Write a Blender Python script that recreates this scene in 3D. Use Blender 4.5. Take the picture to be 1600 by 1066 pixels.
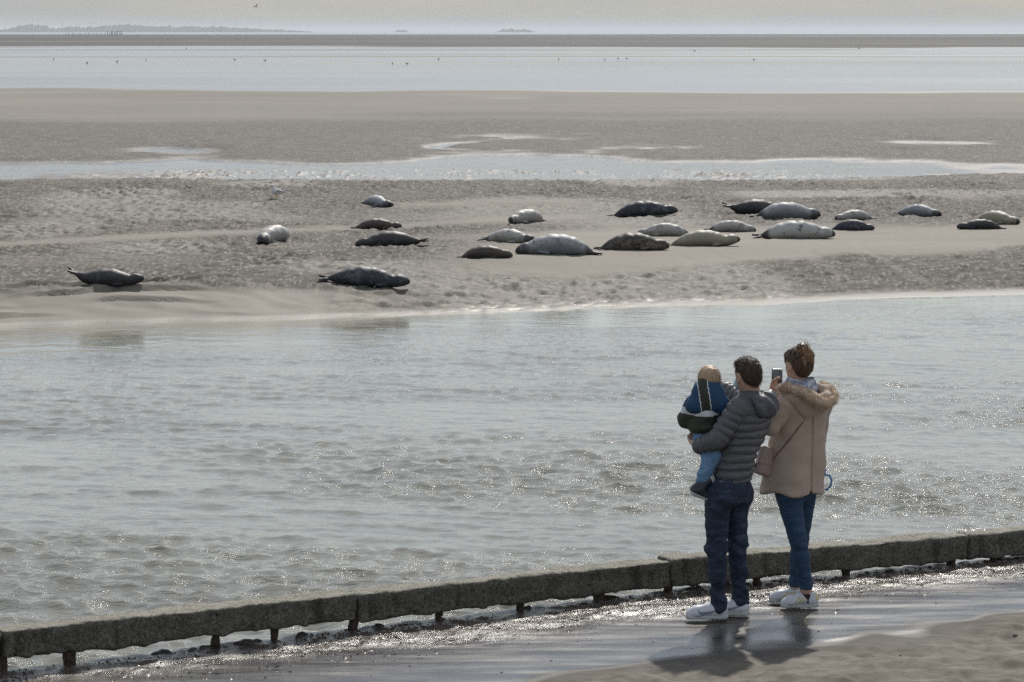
import bpy, math, random
import numpy as np
from mathutils import Vector, Matrix

for _o in list(bpy.data.objects):
    bpy.data.objects.remove(_o)
SC = bpy.context.scene
COL = SC.collection
rng = np.random.default_rng(7)
random.seed(7)

# ------------------------------------------------------------------ camera
CAM_Z = 4.0
FPX = 110.0 / 36.0 * 1600.0                    # focal length in photo pixels
PITCH = math.atan((533 - 49) / FPX)
cam_data = bpy.data.cameras.new('camera')
cam_data.lens = 110.0
cam_data.sensor_width = 36.0
cam_data.clip_start = 0.5
cam_data.clip_end = 90000.0
cam_data.dof.use_dof = True
cam_data.dof.focus_distance = 36.0
cam_data.dof.aperture_fstop = 20.0
cam = bpy.data.objects.new('camera', cam_data)
cam.location = (0, 0, CAM_Z)
cam.rotation_euler = (math.pi / 2 - PITCH, 0, 0)
COL.objects.link(cam)
SC.camera = cam

# ------------------------------------------------------------------ sky and sun
SUN_EL = math.radians(44.0)
SUN_AZ = math.radians(10.5)                    # to the right of the view axis, in front
world = bpy.data.worlds.new('World')
SC.world = world
world.use_nodes = True
wn = world.node_tree
wn.nodes.clear()
wo = wn.nodes.new('ShaderNodeOutputWorld')
wb = wn.nodes.new('ShaderNodeBackground')
sky = wn.nodes.new('ShaderNodeTexSky')
sky.sky_type = 'NISHITA'
sky.sun_disc = False
sky.sun_elevation = SUN_EL
sky.sun_rotation = SUN_AZ
sky.altitude = 5.0
sky.air_density = 1.0
sky.dust_density = 0.6
sky.ozone_density = 1.0
# thin broken cloud cover spread over the whole sky
wtc = wn.nodes.new('ShaderNodeTexCoord')
wsep = wn.nodes.new('ShaderNodeSeparateXYZ')
wn.links.new(wtc.outputs['Generated'], wsep.inputs[0])
wz = wn.nodes.new('ShaderNodeMath'); wz.operation = 'ADD'; wz.inputs[1].default_value = 0.12
wn.links.new(wsep.outputs[2], wz.inputs[0])
wdx = wn.nodes.new('ShaderNodeMath'); wdx.operation = 'DIVIDE'
wdy = wn.nodes.new('ShaderNodeMath'); wdy.operation = 'DIVIDE'
wn.links.new(wsep.outputs[0], wdx.inputs[0]); wn.links.new(wz.outputs[0], wdx.inputs[1])
wn.links.new(wsep.outputs[1], wdy.inputs[0]); wn.links.new(wz.outputs[0], wdy.inputs[1])
wcomb = wn.nodes.new('ShaderNodeCombineXYZ')
wn.links.new(wdx.outputs[0], wcomb.inputs[0]); wn.links.new(wdy.outputs[0], wcomb.inputs[1])
wnoise = wn.nodes.new('ShaderNodeTexNoise')
wnoise.inputs['Scale'].default_value = 1.3
wnoise.inputs['Detail'].default_value = 7.0
wnoise.inputs['Roughness'].default_value = 0.55
wn.links.new(wcomb.outputs[0], wnoise.inputs['Vector'])
wramp = wn.nodes.new('ShaderNodeMapRange')
wramp.inputs['From Min'].default_value = 0.42
wramp.inputs['From Max'].default_value = 0.66
wramp.inputs['To Min'].default_value = 0.35
wramp.inputs['To Max'].default_value = 0.9
wn.links.new(wnoise.outputs['Fac'], wramp.inputs['Value'])
# the veil thickens towards the horizon
whz = wn.nodes.new('ShaderNodeMapRange'); whz.interpolation_type = 'SMOOTHSTEP'
for k_, v_ in (('From Min', -0.02), ('From Max', 0.08), ('To Min', 0.95), ('To Max', 0.0)): whz.inputs[k_].default_value = v_
wn.links.new(wsep.outputs[2], whz.inputs['Value'])
wcl = wn.nodes.new('ShaderNodeMixRGB')
wcl.inputs['Color2'].default_value = (6.5, 6.7, 7.0, 1)
wn.links.new(wramp.outputs['Result'], wcl.inputs['Fac'])
wn.links.new(sky.outputs['Color'], wcl.inputs['Color1'])
wmix = wn.nodes.new('ShaderNodeMixRGB')
wmix.inputs['Color2'].default_value = (3.1, 3.06, 2.72, 1)
wn.links.new(whz.outputs['Result'], wmix.inputs['Fac'])
wn.links.new(wcl.outputs['Color'], wmix.inputs['Color1'])
wn.links.new(wmix.outputs['Color'], wb.inputs['Color'])
wb.inputs['Strength'].default_value = 0.095
wn.links.new(wb.outputs[0], wo.inputs['Surface'])

SUN_DIR = Vector((math.sin(SUN_AZ) * math.cos(SUN_EL), math.cos(SUN_AZ) * math.cos(SUN_EL), math.sin(SUN_EL)))
sun_data = bpy.data.lights.new('sun', 'SUN')
sun_data.energy = 3.5
sun_data.angle = math.radians(1.2)
sun_data.color = (1.0, 0.95, 0.87)
sun = bpy.data.objects.new('sun', sun_data)
sun.rotation_euler = SUN_DIR.to_track_quat('Z', 'Y').to_euler()
sun.location = (20, 60, 60)
COL.objects.link(sun)

SC.view_settings.view_transform = 'Standard'
SC.view_settings.look = 'None'
SC.view_settings.exposure = 0.17
SC.view_settings.gamma = 1.0
SC.view_settings.use_curve_mapping = False
SC.cycles.max_bounces = 6
SC.cycles.transparent_max_bounces = 6
SC.cycles.volume_bounces = 0
SC.cycles.sample_clamp_indirect = 6.0
SC.cycles.caustics_reflective = False
SC.cycles.caustics_refractive = False
SC.cycles.sample_clamp_direct = 14.0
SC.cycles.use_denoising = False
SC.cycles.denoising_prefilter = 'ACCURATE'

# ------------------------------------------------------------------ helpers
def sstep(a, b, x):
    t = np.clip((np.asarray(x, float) - a) / (b - a), 0, 1)
    return t * t * (3 - 2 * t)

def _hash(ix, iy, iz, seed):
    h = (ix.astype(np.uint32) * np.uint32(374761393) + iy.astype(np.uint32) * np.uint32(668265263)
         + iz.astype(np.uint32) * np.uint32(2147483647 & 1274126177) + np.uint32((seed * 974634777) & 0xffffffff))
    h = (h ^ (h >> np.uint32(13))) * np.uint32(1274126177)
    h = h ^ (h >> np.uint32(16))
    return (h & np.uint32(0xffff)).astype(np.float32) / 65535.0 * 2 - 1

def noise3(x, y, z, seed=0):
    x = np.asarray(x, np.float32); y = np.asarray(y, np.float32); z = np.asarray(z, np.float32)
    x, y, z = np.broadcast_arrays(x, y, z)
    fx, fy, fz = np.floor(x), np.floor(y), np.floor(z)
    ix, iy, iz = fx.astype(np.int64), fy.astype(np.int64), fz.astype(np.int64)
    u, v, w = x - fx, y - fy, z - fz
    u = u * u * (3 - 2 * u); v = v * v * (3 - 2 * v); w = w * w * (3 - 2 * w)
    def c(a, b, d):
        return _hash(ix + a, iy + b, iz + d, seed)
    x00 = c(0,0,0) * (1-u) + c(1,0,0) * u
    x10 = c(0,1,0) * (1-u) + c(1,1,0) * u
    x01 = c(0,0,1) * (1-u) + c(1,0,1) * u
    x11 = c(0,1,1) * (1-u) + c(1,1,1) * u
    return (x00 * (1-v) + x10 * v) * (1-w) + (x01 * (1-v) + x11 * v) * w

def noise2(x, y, seed=0):
    x = np.asarray(x, np.float32); y = np.asarray(y, np.float32)
    x, y = np.broadcast_arrays(x, y)
    fx, fy = np.floor(x), np.floor(y)
    ix, iy = fx.astype(np.int64), fy.astype(np.int64)
    zz = np.zeros_like(ix)
    u, v = x - fx, y - fy
    u = u * u * (3 - 2 * u); v = v * v * (3 - 2 * v)
    a = _hash(ix, iy, zz, seed); b = _hash(ix + 1, iy, zz, seed)
    c = _hash(ix, iy + 1, zz, seed); d = _hash(ix + 1, iy + 1, zz, seed)
    return (a * (1-u) + b * u) * (1-v) + (c * (1-u) + d * u) * v

def fbm2(x, y, seed=0, octv=4, gain=0.5):
    s = 0; a = 1.0; f = 1.0
    for k in range(octv):
        s = s + a * noise2(x * f + 17.3 * k, y * f - 9.1 * k, seed + k)
        a *= gain; f *= 2.03
    return s

def ray(px, py):
    u = (px - 800) / FPX; v = (533 - py) / FPX
    c, s = math.cos(PITCH), math.sin(PITCH)
    return np.array((u, c + s * v, -s + c * v))

def at_z(px, py, z):
    r = ray(px, py); t = (z - CAM_Z) / r[2]
    return np.array((r[0] * t, r[1] * t, z))

def at_y(px, py, Y):
    r = ray(px, py); t = Y / r[1]
    return np.array((r[0] * t, Y, CAM_Z + r[2] * t))

def link(o, parent=None):
    COL.objects.link(o)
    if parent is not None:
        o.parent = parent
    return o

def tag(o, label=None, cat=None, group=None, kind=None):
    if label: o['label'] = label
    if cat: o['category'] = cat
    if group: o['group'] = group
    if kind: o['kind'] = kind
    return o

def mesh_np(name, verts, quads=None, tris=None, smooth=True):
    me = bpy.data.meshes.new(name)
    verts = np.ascontiguousarray(verts, np.float32)
    nq = 0 if quads is None else len(quads); ntr = 0 if tris is None else len(tris)
    me.vertices.add(len(verts)); me.vertices.foreach_set('co', verts.ravel())
    loops = []; starts = []
    if nq:
        loops.append(np.asarray(quads, np.int32).ravel()); starts.append(np.arange(nq, dtype=np.int32) * 4)
    if ntr:
        loops.append(np.asarray(tris, np.int32).ravel()); starts.append(np.arange(ntr, dtype=np.int32) * 3 + nq * 4)
    loops = np.concatenate(loops); starts = np.concatenate(starts)
    me.loops.add(len(loops)); me.loops.foreach_set('vertex_index', loops)
    me.polygons.add(nq + ntr); me.polygons.foreach_set('loop_start', starts)
    me.update(calc_edges=True)
    me.validate()
    me.polygons.foreach_set('use_smooth', np.full(len(me.polygons), smooth, bool))
    return me

def obj(name, me, mats=None, parent=None, loc=None):
    o = bpy.data.objects.new(name, me)
    for m in (mats if isinstance(mats, (list, tuple)) else [mats]):
        if m is not None and len(me.materials) < 16:
            me.materials.append(m)
    link(o, parent)
    if loc is not None: o.location = loc
    return o

def grid_mesh(name, X, Y, Z):
    nr, nc = X.shape
    v = np.stack((X, Y, Z), -1).reshape(-1, 3)
    i = np.arange(nr * nc).reshape(nr, nc)
    q = np.stack((i[:-1, :-1], i[:-1, 1:], i[1:, 1:], i[1:, :-1]), -1).reshape(-1, 4)
    return mesh_np(name, v, q)

def attr(me, name, vals):
    a = me.attributes.new(name, 'FLOAT', 'POINT')
    a.data.foreach_set('value', np.asarray(vals, np.float32).ravel())

def attr_col(me, name, vals):
    a = me.attributes.new(name, 'FLOAT_COLOR', 'POINT')
    v = np.ones((len(vals), 4), np.float32); v[:, :3] = vals
    a.data.foreach_set('color', v.ravel())

def spaced(lo, hi, fine_lo, fine_hi, h, growth=1.12):
    core = list(np.arange(fine_lo, fine_hi + h * 0.5, h))
    up = [core[-1]]; s = h
    while up[-1] < hi:
        s *= growth; up.append(up[-1] + s)
    dn = [core[0]]; s = h
    while dn[-1] > lo:
        s *= growth; dn.append(dn[-1] - s)
    return np.array(dn[:0:-1] + core + up[1:])

# ---- node material helper
class NT:
    def __init__(self, name):
        self.m = bpy.data.materials.new(name); self.m.use_nodes = True
        self.t = self.m.node_tree; self.t.nodes.clear()
        self.out = self.t.nodes.new('ShaderNodeOutputMaterial')
        self.b = self.t.nodes.new('ShaderNodeBsdfPrincipled')
        self.t.links.new(self.b.outputs[0], self.out.inputs['Surface'])
    def n(self, typ, **kw):
        nd = self.t.nodes.new('ShaderNode' + typ)
        for k, v in kw.items(): setattr(nd, k, v)
        return nd
    def l(self, a, b): self.t.links.new(a, b); return b
    def setv(self, sock, v):
        if isinstance(v, bpy.types.NodeSocket): self.t.links.new(v, sock)
        else:
            if isinstance(v, (tuple, list)) and len(v) == 3 and sock.type == 'RGBA': v = (*v, 1)
            sock.default_value = v
    def P(self, **kw):
        names = dict(color='Base Color', rough='Roughness', spec='Specular IOR Level', metal='Metallic', ior='IOR', normal='Normal',
                     sheen='Sheen Weight', sheen_rough='Sheen Roughness', coat='Coat Weight', coat_rough='Coat Roughness', sss='Subsurface Weight')
        for k, v in kw.items(): self.setv(self.b.inputs[names[k]], v)
        return self
    def pos(self, kind='Object'):
        if kind == 'World':
            return self.n('NewGeometry').outputs['Position']
        return self.n('TexCoord').outputs[kind]
    def scale(self, vec, s):
        m = self.n('Mapping'); self.l(vec, m.inputs['Vector']); m.inputs['Scale'].default_value = s; return m.outputs[0]
    def noise(self, vec, scale, detail=4, rough=0.55, dist=0.0):
        nd = self.n('TexNoise'); self.l(vec, nd.inputs['Vector'])
        nd.inputs['Scale'].default_value = scale; nd.inputs['Detail'].default_value = detail
        nd.inputs['Roughness'].default_value = rough; nd.inputs['Distortion'].default_value = dist
        return nd.outputs['Fac']
    def rng(self, v, a, b, c=0.0, d=1.0, smooth=False):
        nd = self.n('MapRange'); nd.clamp = True
        if smooth: nd.interpolation_type = 'SMOOTHSTEP'
        self.l(v, nd.inputs['Value'])
        for k, x in zip(('From Min', 'From Max', 'To Min', 'To Max'), (a, b, c, d)): nd.inputs[k].default_value = x
        return nd.outputs['Result']
    def mix(self, f, a, b, mode='MIX'):
        nd = self.n('MixRGB', blend_type=mode)
        for s, v in zip(nd.inputs, (f, a, b)): self.setv(s, v)
        return nd.outputs[0]
    def math(self, op, a, b=0.0):
        nd = self.n('Math', operation=op); self.setv(nd.inputs[0], a); self.setv(nd.inputs[1], b); return nd.outputs[0]
    def attr(self, name, out='Fac'):
        nd = self.n('Attribute', attribute_name=name); return nd.outputs[out]
    def bump(self, h, strength=0.5, dist=0.01, normal=None):
        nd = self.n('Bump'); self.l(h, nd.inputs['Height'])
        nd.inputs['Strength'].default_value = strength; nd.inputs['Distance'].default_value = dist
        if normal is not None: self.l(normal, nd.inputs['Normal'])
        return nd.outputs[0]

def simple_mat(name, color, rough=0.6, var=0.12, nscale=30, bump=0.15, bdist=0.004, **kw):
    t = NT(name); p = t.pos('Object')
    n1 = t.noise(p, nscale, 5)
    lo = tuple(c * (1 - var) for c in color); hi = tuple(min(1, c * (1 + var)) for c in color)
    t.P(color=t.mix(t.rng(n1, 0.3, 0.7), lo, hi), rough=rough, normal=t.bump(t.noise(p, nscale * 4, 3), bump, bdist), **kw)
    return t.m
# ================================================================== the setting
WATER_Z = -0.6
BEAM_Z = 0.125
BJ = at_z(1050, 917, BEAM_Z)                                    # the joint where the line of beams turns a little
_a = at_z(0, 1034, BEAM_Z); _b = at_z(1600, 868, BEAM_Z)
SL = (BJ[1] - _a[1]) / (BJ[0] - _a[0]); SR = (_b[1] - BJ[1]) / (_b[0] - BJ[0])
def beam_y(x): return BJ[1] + np.where(np.asarray(x) < BJ[0], (np.asarray(x) - BJ[0]) * SL, (np.asarray(x) - BJ[0]) * SR)

def shore_y(x): return 51.3 + 0.37 * np.clip(x, -26, 26)

def bank_base(x, y):
    x = np.asarray(x, float); y = np.asarray(y, float)
    s = y - shore_y(x) + 0.35 * noise2(x * 0.45, y * 0.1, 3) + 0.12 * noise2(x * 1.7, y * 0.3, 5)
    left = 1 - sstep(-4.5, 2.5, x)
    w = 2.7 * left + 7.5 * (1 - left)
    z = WATER_Z - 0.02 + np.where(s < 0, s * 0.1, 0.0) + 0.47 * sstep(-0.15 * w, w, s)
    # little eroded terraces on the steep left edge
    ph = s * 1.5 + 0.75 * noise2(x * 0.30, y * 0.25, 8) + 0.35 * noise2(x * 1.1, y * 0.8, 9) + 0.06 * x
    saw = ph - np.floor(ph)
    z += 0.085 * left * sstep(-0.5, 0.3, noise2(x * 0.5, y * 0.9, 10)) * (sstep(0.0, 0.12, saw) - saw) * sstep(0.2, 0.7, s) * (1 - sstep(2.4, 3.4, s))
    z += 0.028 * noise2(x * 0.16, y * 0.13, 11) * sstep(1, 6, s) + 0.012 * noise2(x * 0.7, y * 0.4, 12) * sstep(1, 4, s)
    # low smooth ridges crossing the bank
    r1 = y - (61.6 + 0.75 * (x + 10) + 0.5 * noise2(x * 0.3, 0, 21))
    r2 = y - (74.5 + 0.18 * (x + 6) + 0.6 * noise2(x * 0.25, 3, 22))
    z += 0.05 * np.exp(-(r1 / 0.8) ** 2) * (1 - sstep(1, 5, x)) + 0.045 * np.exp(-(r2 / 1.1) ** 2)
    z += 0.018 * left * noise2(x * 2.6 + y * 1.5, y * 3.2, 14) * sstep(0.3, 0.9, s) * (1 - sstep(2.2, 3.0, s))
    z -= 0.48 * sstep(85, 98, y + 0.03 * x - 0.7 * np.clip(x - 8, 0, 14))
    return z, s, r1, r2

def rippled(x, y, s, r1, r2):
    """where the sand is ripple-marked (1) rather than washed smooth (0)"""
    n = 0.5 * noise2(x * 0.22, y * 0.16, 31) + 0.3 * noise2(x * 0.8, y * 0.35, 32)
    m = sstep(1.9, 2.6, s + 0.8 * n) * (1 - sstep(-4.5, 0, x)) + sstep(-4.5, 0, x) * sstep(0.1, 0.9, s + 0.5 * n)
    band = sstep(-2.5, 0.5, x + n) * sstep(3.3, 4.6, s - 0.18 * (x - 2) + 1.6 * n) * (1 - sstep(12, 15.5, s + 2.5 * n))
    m = m * (1 - 0.93 * band)
    m = m * (1 - 0.9 * np.exp(-((r1 + 0.4) / 0.9) ** 2) * (1 - sstep(0, 5, x)))
    m = m * (1 - 0.85 * np.exp(-((r2 + 0.5) / 1.3) ** 2) * sstep(0.0, 0.45, n + 0.15))
    m = m * (1 - 0.35 * sstep(0.45, 0.8, noise2(x * 0.12, y * 0.3, 37)))
    return np.clip(m, 0, 1)

def ripple_h(x, y):
    wx = x + 0.10 * noise2(x * 3.1, y * 3.1, 41) + 0.25 * noise2(x * 0.9, y * 0.9, 42)
    wy = y + 0.10 * noise2(x * 3.3, y * 2.1, 43) + 0.30 * noise2(x * 1.1, y * 0.8, 44)
    a = np.sin(2 * np.pi * (wy * 0.97 + wx * 0.24) / 0.21)
    b = np.sin(2 * np.pi * (wy * 0.80 - wx * 0.60) / 0.27 + 1.3)
    c = np.maximum(noise2(x * 5.2, y * 4.0, 45), -0.5) + 0.6 * noise2(x * 9.5, y * 7.0, 46)
    sc = 0.75 + 0.45 * noise2(x * 0.5, y * 0.35, 47)
    return (0.018 * (1 - np.abs(a)) ** 0.7 * 1.5 + 0.012 * b + 0.052 * c) * sc * 1.15

TRACKS = [(-7.9, 50.3, -6.9, 52.6, .16), (-2.3, 51.0, -2.9, 53.0, .16), (-3.5, 53.5, -2.8, 58.5, .13), (-.6, 53.0, -.9, 58.6, .14), (1.2, 54.2, 1.0, 58.4, .17), (2.6, 54.0, 3.4, 59.2, .15), (4.4, 54.6, 3.9, 60.0, .14),
          (5.6, 55.0, 6.0, 61.5, .15), (7.2, 56.0, 6.9, 64.0, .14), (9.5, 56.5, 9.6, 65.0, .14), (1.8, 59.0, 3.1, 67.0, .13), (5.0, 60.5, 5.4, 68.0, .13), (-4.5, 58.5, -3.4, 65.0, .12)]
def tracks(x, y):
    """shallow drag furrows: 1 in the groove"""
    g = np.zeros(np.shape(x)); e = np.zeros(np.shape(x))
    for k, (x0, y0, x1, y1, w) in enumerate(TRACKS):
        t_ = np.clip((y - y0) / (y1 - y0), 0, 1)
        cx = x0 + (x1 - x0) * t_ + 0.22 * np.sin(t_ * 5.5 + k) + 0.06 * noise2(y * 2.2, y * 0 + k, 140)
        d_ = np.abs(x - cx) / w; on = sstep(0, 0.06, (y - y0) / (y1 - y0)) * (1 - sstep(0.94, 1.0, (y - y0) / (y1 - y0)))
        g = np.maximum(g, (1 - sstep(0.5, 1.0, d_)) * on); e = np.maximum(e, np.exp(-((d_ - 1.25) / 0.3) ** 2) * on)
    return g, e

def bank_z(x, y):
    z, s, r1, r2 = bank_base(x, y)
    m = rippled(x, y, s, r1, r2)
    g, e = tracks(x, y)
    return z + m * ripple_h(x, y) * (1 - g) - 0.012 * g + 0.005 * e

# ---------------------------------------------------------------- sand materials
def sand_material(name, far=False):
    t = NT(name); p = t.pos('World')
    rp = t.attr('rippled')
    wet = t.attr('wet')
    n_big = t.noise(t.scale(p, (0.10, 0.35, 1)), 1.0, 5, 0.6)
    n_mid = t.noise(t.scale(p, (1, 1.5, 1)), 2.2, 5, 0.6)
    n_fine = t.noise(p, 38, 4, 0.65)
    dry = t.mix(t.rng(n_big, 0.35, 0.65), (0.192, 0.172, 0.142), (0.258, 0.231, 0.191))
    if far: dry = t.mix(t.rng(n_big, 0.35, 0.65), (0.155, 0.139, 0.116), (0.210, 0.189, 0.158))
    dark = t.mix(t.rng(n_mid, 0.3, 0.7), (0.058, 0.052, 0.045), (0.104, 0.094, 0.080))
    c = t.mix(rp, dry, dark)
    c = t.mix(t.math('MULTIPLY', t.rng(n_fine, 0.35, 0.7), 0.35), c, (0.13, 0.115, 0.095))
    sp_ = t.noise(t.scale(p, (1, 0.24, 1)), 15, 3, 0.6, 0.4)
    speck = t.math('MULTIPLY', t.rng(sp_, 0.47, 0.56), rp)
    c = t.mix(t.math('MULTIPLY', speck, 0.75), c, (0.055, 0.050, 0.044))
    c = t.mix(t.math('MULTIPLY', t.math('MULTIPLY', t.rng(sp_, 0.46, 0.38), rp), 0.7), c, (0.27, 0.242, 0.198))
    c = t.mix(t.math('MULTIPLY', t.attr('trough'), 0.85), c, (0.060, 0.054, 0.047))
    c = t.mix(wet, c, (0.12, 0.108, 0.09))
    if far:
        s2 = t.noise(t.scale(p, (1, 0.30, 1)), 2.4, 4, 0.65, 0.5)
        c = t.mix(t.math('MULTIPLY', t.math('MULTIPLY', t.rng(s2, 0.47, 0.60), rp), 0.6), c, (0.055, 0.050, 0.044))
        y = t.n('SeparateXYZ'); t.l(p, y.inputs[0])
        mud = t.math('MULTIPLY', t.rng(y.outputs[1], 700, 1000), t.rng(t.noise(t.scale(p, (0.0007, 0.004, 1)), 1.0, 4), 0.3, 0.55, 0.55, 1.0))
        c = t.mix(mud, c, (0.022, 0.021, 0.022))
    h = t.math('ADD', t.math('MULTIPLY', n_mid, 0.5), t.math('MULTIPLY', n_fine, 0.22))
    if far:
        rip = t.noise(t.scale(p, (1.0, 0.55, 1)), 2.6, 3, 0.6, 0.6)
        h = t.math('ADD', h, t.math('MULTIPLY', t.math('MULTIPLY', rip, rp), 2.2))
    t.P(color=c, rough=t.math('SUBTRACT', 0.82, t.math('MULTIPLY', wet, 0.55 if far else 0.40)), spec=0.28, normal=t.bump(h, 0.7, 0.03))
    return t.m
SAND = sand_material('bank_sand'); FLAT = sand_material('flat_sand', True)

def water_material(name, color, rough, s1, d1, s2, d2, stretch=(1, 1, 1), calm=None):
    t = NT(name); p = t.pos('World')
    q = t.scale(p, stretch)
    a = t.noise(q, s1, 4, 0.6, 0.3); b = t.noise(q, s2, 3, 0.6)
    if calm:
        f = t.attr(calm)
        a = t.math('MULTIPLY', a, f); b = t.math('MULTIPLY', b, f)
    nb = t.bump(b, 1.0, d2, t.bump(a, 1.0, d1))
    tint = t.mix(t.rng(t.noise(t.scale(p, (0.15, 0.4, 1)), 1.0, 3), 0.35, 0.65), color, tuple(c * 1.25 for c in color))
    if calm is None:      # wind streaks on the far shallows
        st = t.noise(t.scale(p, (0.003, 0.012, 1)), 1.0, 4, 0.6)
        rough = t.rng(st, 0.35, 0.65, rough * 0.6, rough * 2.2)
    t.P(color=tint, rough=rough, ior=1.333, spec=0.5, normal=nb)
    return t.m
WATER = water_material('channel_water', (0.175, 0.173, 0.145), 0.045, 14.0, 0.026, 40.0, 0.007, (0.34, 1.0, 1), 'chop')
FARWATER = water_material('lagoon_water', (0.12, 0.125, 0.13), 0.14, 1.2, 0.16, 5.0, 0.04, (1, 0.6, 1))

# ---------------------------------------------------------------- seal bank: real ripples near, sheet beyond
xs = spaced(-48, 48, -11.5, 12.5, 0.062, 1.10)
ys = [44.0]
while ys[-1] < 104:
    yy = ys[-1]
    ys.append(yy + (0.055 if 47 < yy < 66 else 0.075 if 66 <= yy < 86 else 0.25))
ys = np.array(ys)
X, Y = np.meshgrid(xs, ys)
zb, s_, r1_, r2_ = bank_base(X, Y)
m_ = rippled(X, Y, s_, r1_, r2_)
fade = (1 - sstep(12.5, 18, np.abs(X)))
g_, e_ = tracks(X, Y)
m_ = m_ * (1 - 0.35 * g_)
Z = zb + m_ * ripple_h(X, Y) * fade - 0.012 * g_ + 0.005 * e_
Z += 0.004 * noise2(X * 2.7, Y * 1.4, 51) * (1 - m_)
me = grid_mesh('sand_bank', X, Y, Z)
rh_ = ripple_h(X, Y)
attr(me, 'trough', m_ * fade * (1 - sstep(-0.022, 0.016, rh_)))
attr(me, 'rippled', m_)
attr(me, 'wet', np.clip(1 - sstep(-0.02, 0.07, Z - WATER_Z) + 0.25 * (1 - sstep(-4.5, 2.5, X)) * (1 - sstep(0.22, 0.42, Z - WATER_Z + 0.1 * noise2(X * 0.6, Y * 1.4, 62))) + 0.35 * m_ * sstep(0.0, 0.5, noise2(X * 0.3, Y * 0.2, 61)), 0, 1))
tag(obj('sand_bank', me, SAND), kind='structure')

# ---------------------------------------------------------------- tidal flats out to the horizon
def flat_z(x, y):
    ly = np.log(y)
    u = x / y                                    # bearing
    n1 = noise2(x * 0.055, y * 0.03, 71); n2 = noise2(x * 0.17, y * 0.08, 72); n3 = noise2(u * 9, ly * 22, 73); n4 = noise2(u * 4 + 5, ly * 60, 74)
    z = np.full_like(y, -0.72)
    near = sstep(103, 115, y + 4 * n1 + 3 * n2 - 0.10 * x) * (1 - sstep(225, 262, y + 10 * n1 + 0.2 * x))
    z += near * (0.25 + 0.05 * n1)
    z += (0.13 + 0.10 * n2 + 0.07 * noise2(x * 0.6, y * 0.3, 76)) * sstep(0.06, 0.12, u) * (1 - sstep(112, 126, y))
    z += (0.05 * n1 + 0.05 * n2) * sstep(104, 118, y) * (1 - sstep(150, 185, y))
    z += 0.03 * n2 * near
    rag = 0.045 * noise2(x * 0.5, y * 0.22, 77) + 0.03 * noise2(x * 1.3, y * 0.5, 78)
    z += rag * sstep(104, 110, y) * (1 - sstep(132, 146, y))
    for cx, cy, rx, ry in ((-12.5, 121, 2.6, 3.0), (-1.2, 124, 0.8, 4.5), (17.5, 130, 3.0, 4.0), (16.0, 119, 4.5, 1.8)):
        z -= 0.20 * np.exp(-((x - cx + 2.0 * n2 + 12 * rag) / rx) ** 2 - ((y - cy + 2.5 * n1 + 20 * rag) / ry) ** 2)
    far = sstep(820, 1050, y + 120 * n3) * (1 - sstep(4300, 5200, y + 500 * n3))
    z += far * (0.34 + 0.20 * n4 + 0.10 * n3)
    z += 0.19 * sstep(0.25, 0.60, noise2(u * 3.0 + 2, ly * 34, 75)) * sstep(420, 560, y) * (1 - sstep(800, 900, y))
    z += 0.13 * sstep(520, 640, y) * (1 - sstep(700, 800, y)) * sstep(0.2, 0.5, n4)
    return z, n1, n2
ys = np.concatenate((np.linspace(100, 190, 260), np.geomspace(190.5, 26000, 420)))
us = np.concatenate((np.linspace(-1.2, -0.21, 24), np.linspace(-0.2, 0.2, 420), np.linspace(0.21, 1.2, 24)))
U, Y = np.meshgrid(us, ys); X = U * Y
Z, n1, n2 = flat_z(X, Y)
nn_ = noise2(X * 0.05, Y * 0.035, 81) + 0.5 * noise2(X * 0.02, Y * 0.10, 82)
m_ = sstep(-0.9, -0.2, nn_) * (1 - 0.85 * sstep(148, 178, Y + 22 * nn_) * (1 - sstep(600, 800, Y)))
Z = Z + 0.02 * m_ * noise2(X * 1.3, Y * 1.1, 83) * (1 - sstep(150, 240, Y))
me = grid_mesh('tidal_flat', X, Y, Z)
attr(me, 'rippled', m_)
attr(me, 'wet', 1 - sstep(-0.01, 0.09, Z - WATER_Z))
tag(obj('tidal_flat', me, FLAT), kind='structure')

# far shallow water and sea: one level sheet
ys = np.concatenate(([88, 92], np.geomspace(95, 60000, 60))); us = np.linspace(-1.3, 1.3, 27)
U, Y = np.meshgrid(us, ys)
tag(obj('sea_water', grid_mesh('sea_water', U * Y, Y, np.full_like(Y, WATER_Z)), FARWATER), kind='structure')

# ---------------------------------------------------------------- the channel with real waves
xs = spaced(-34, 34, -8.4, 9.2, 0.036, 1.10)
ys = [13.0]
while ys[-1] < 61:
    ys.append(ys[-1] + (0.3 if ys[-1] < 19 else 0.034 + 0.0011 * (ys[-1] - 19)))
ys = np.array(ys)
X, Y = np.meshgrid(xs.astype(np.float32), ys.astype(np.float32))
d_near = 1 - sstep(0.5, 24, Y - beam_y(X))                       # 1 by the wall, 0 towards the bank
patch = sstep(-0.45, 0.4, noise2(X * 0.13, Y * 0.40, 91) + 0.6 * noise2(X * 0.35, Y * 1.1, 92) + 0.7 * (d_near - 0.35))
amp = (0.35 + 0.65 * patch) * (0.42 + 0.58 * d_near)
amp = amp * (0.12 * sstep(-0.5, 1.5, shore_y(X) - Y) + 0.88 * sstep(0.5, 10.0, shore_y(X) - Y + 2.5 * noise2(X * 0.2, Y * 0.5, 95))) + 0.02
H = np.zeros_like(X); DX = np.zeros_like(X); DY = np.zeros_like(X)
wr = np.random.default_rng(3)
WN = [1.5 * noise2(X * 0.4, Y * 0.4, 100 + k) for k in range(5)]
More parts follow.
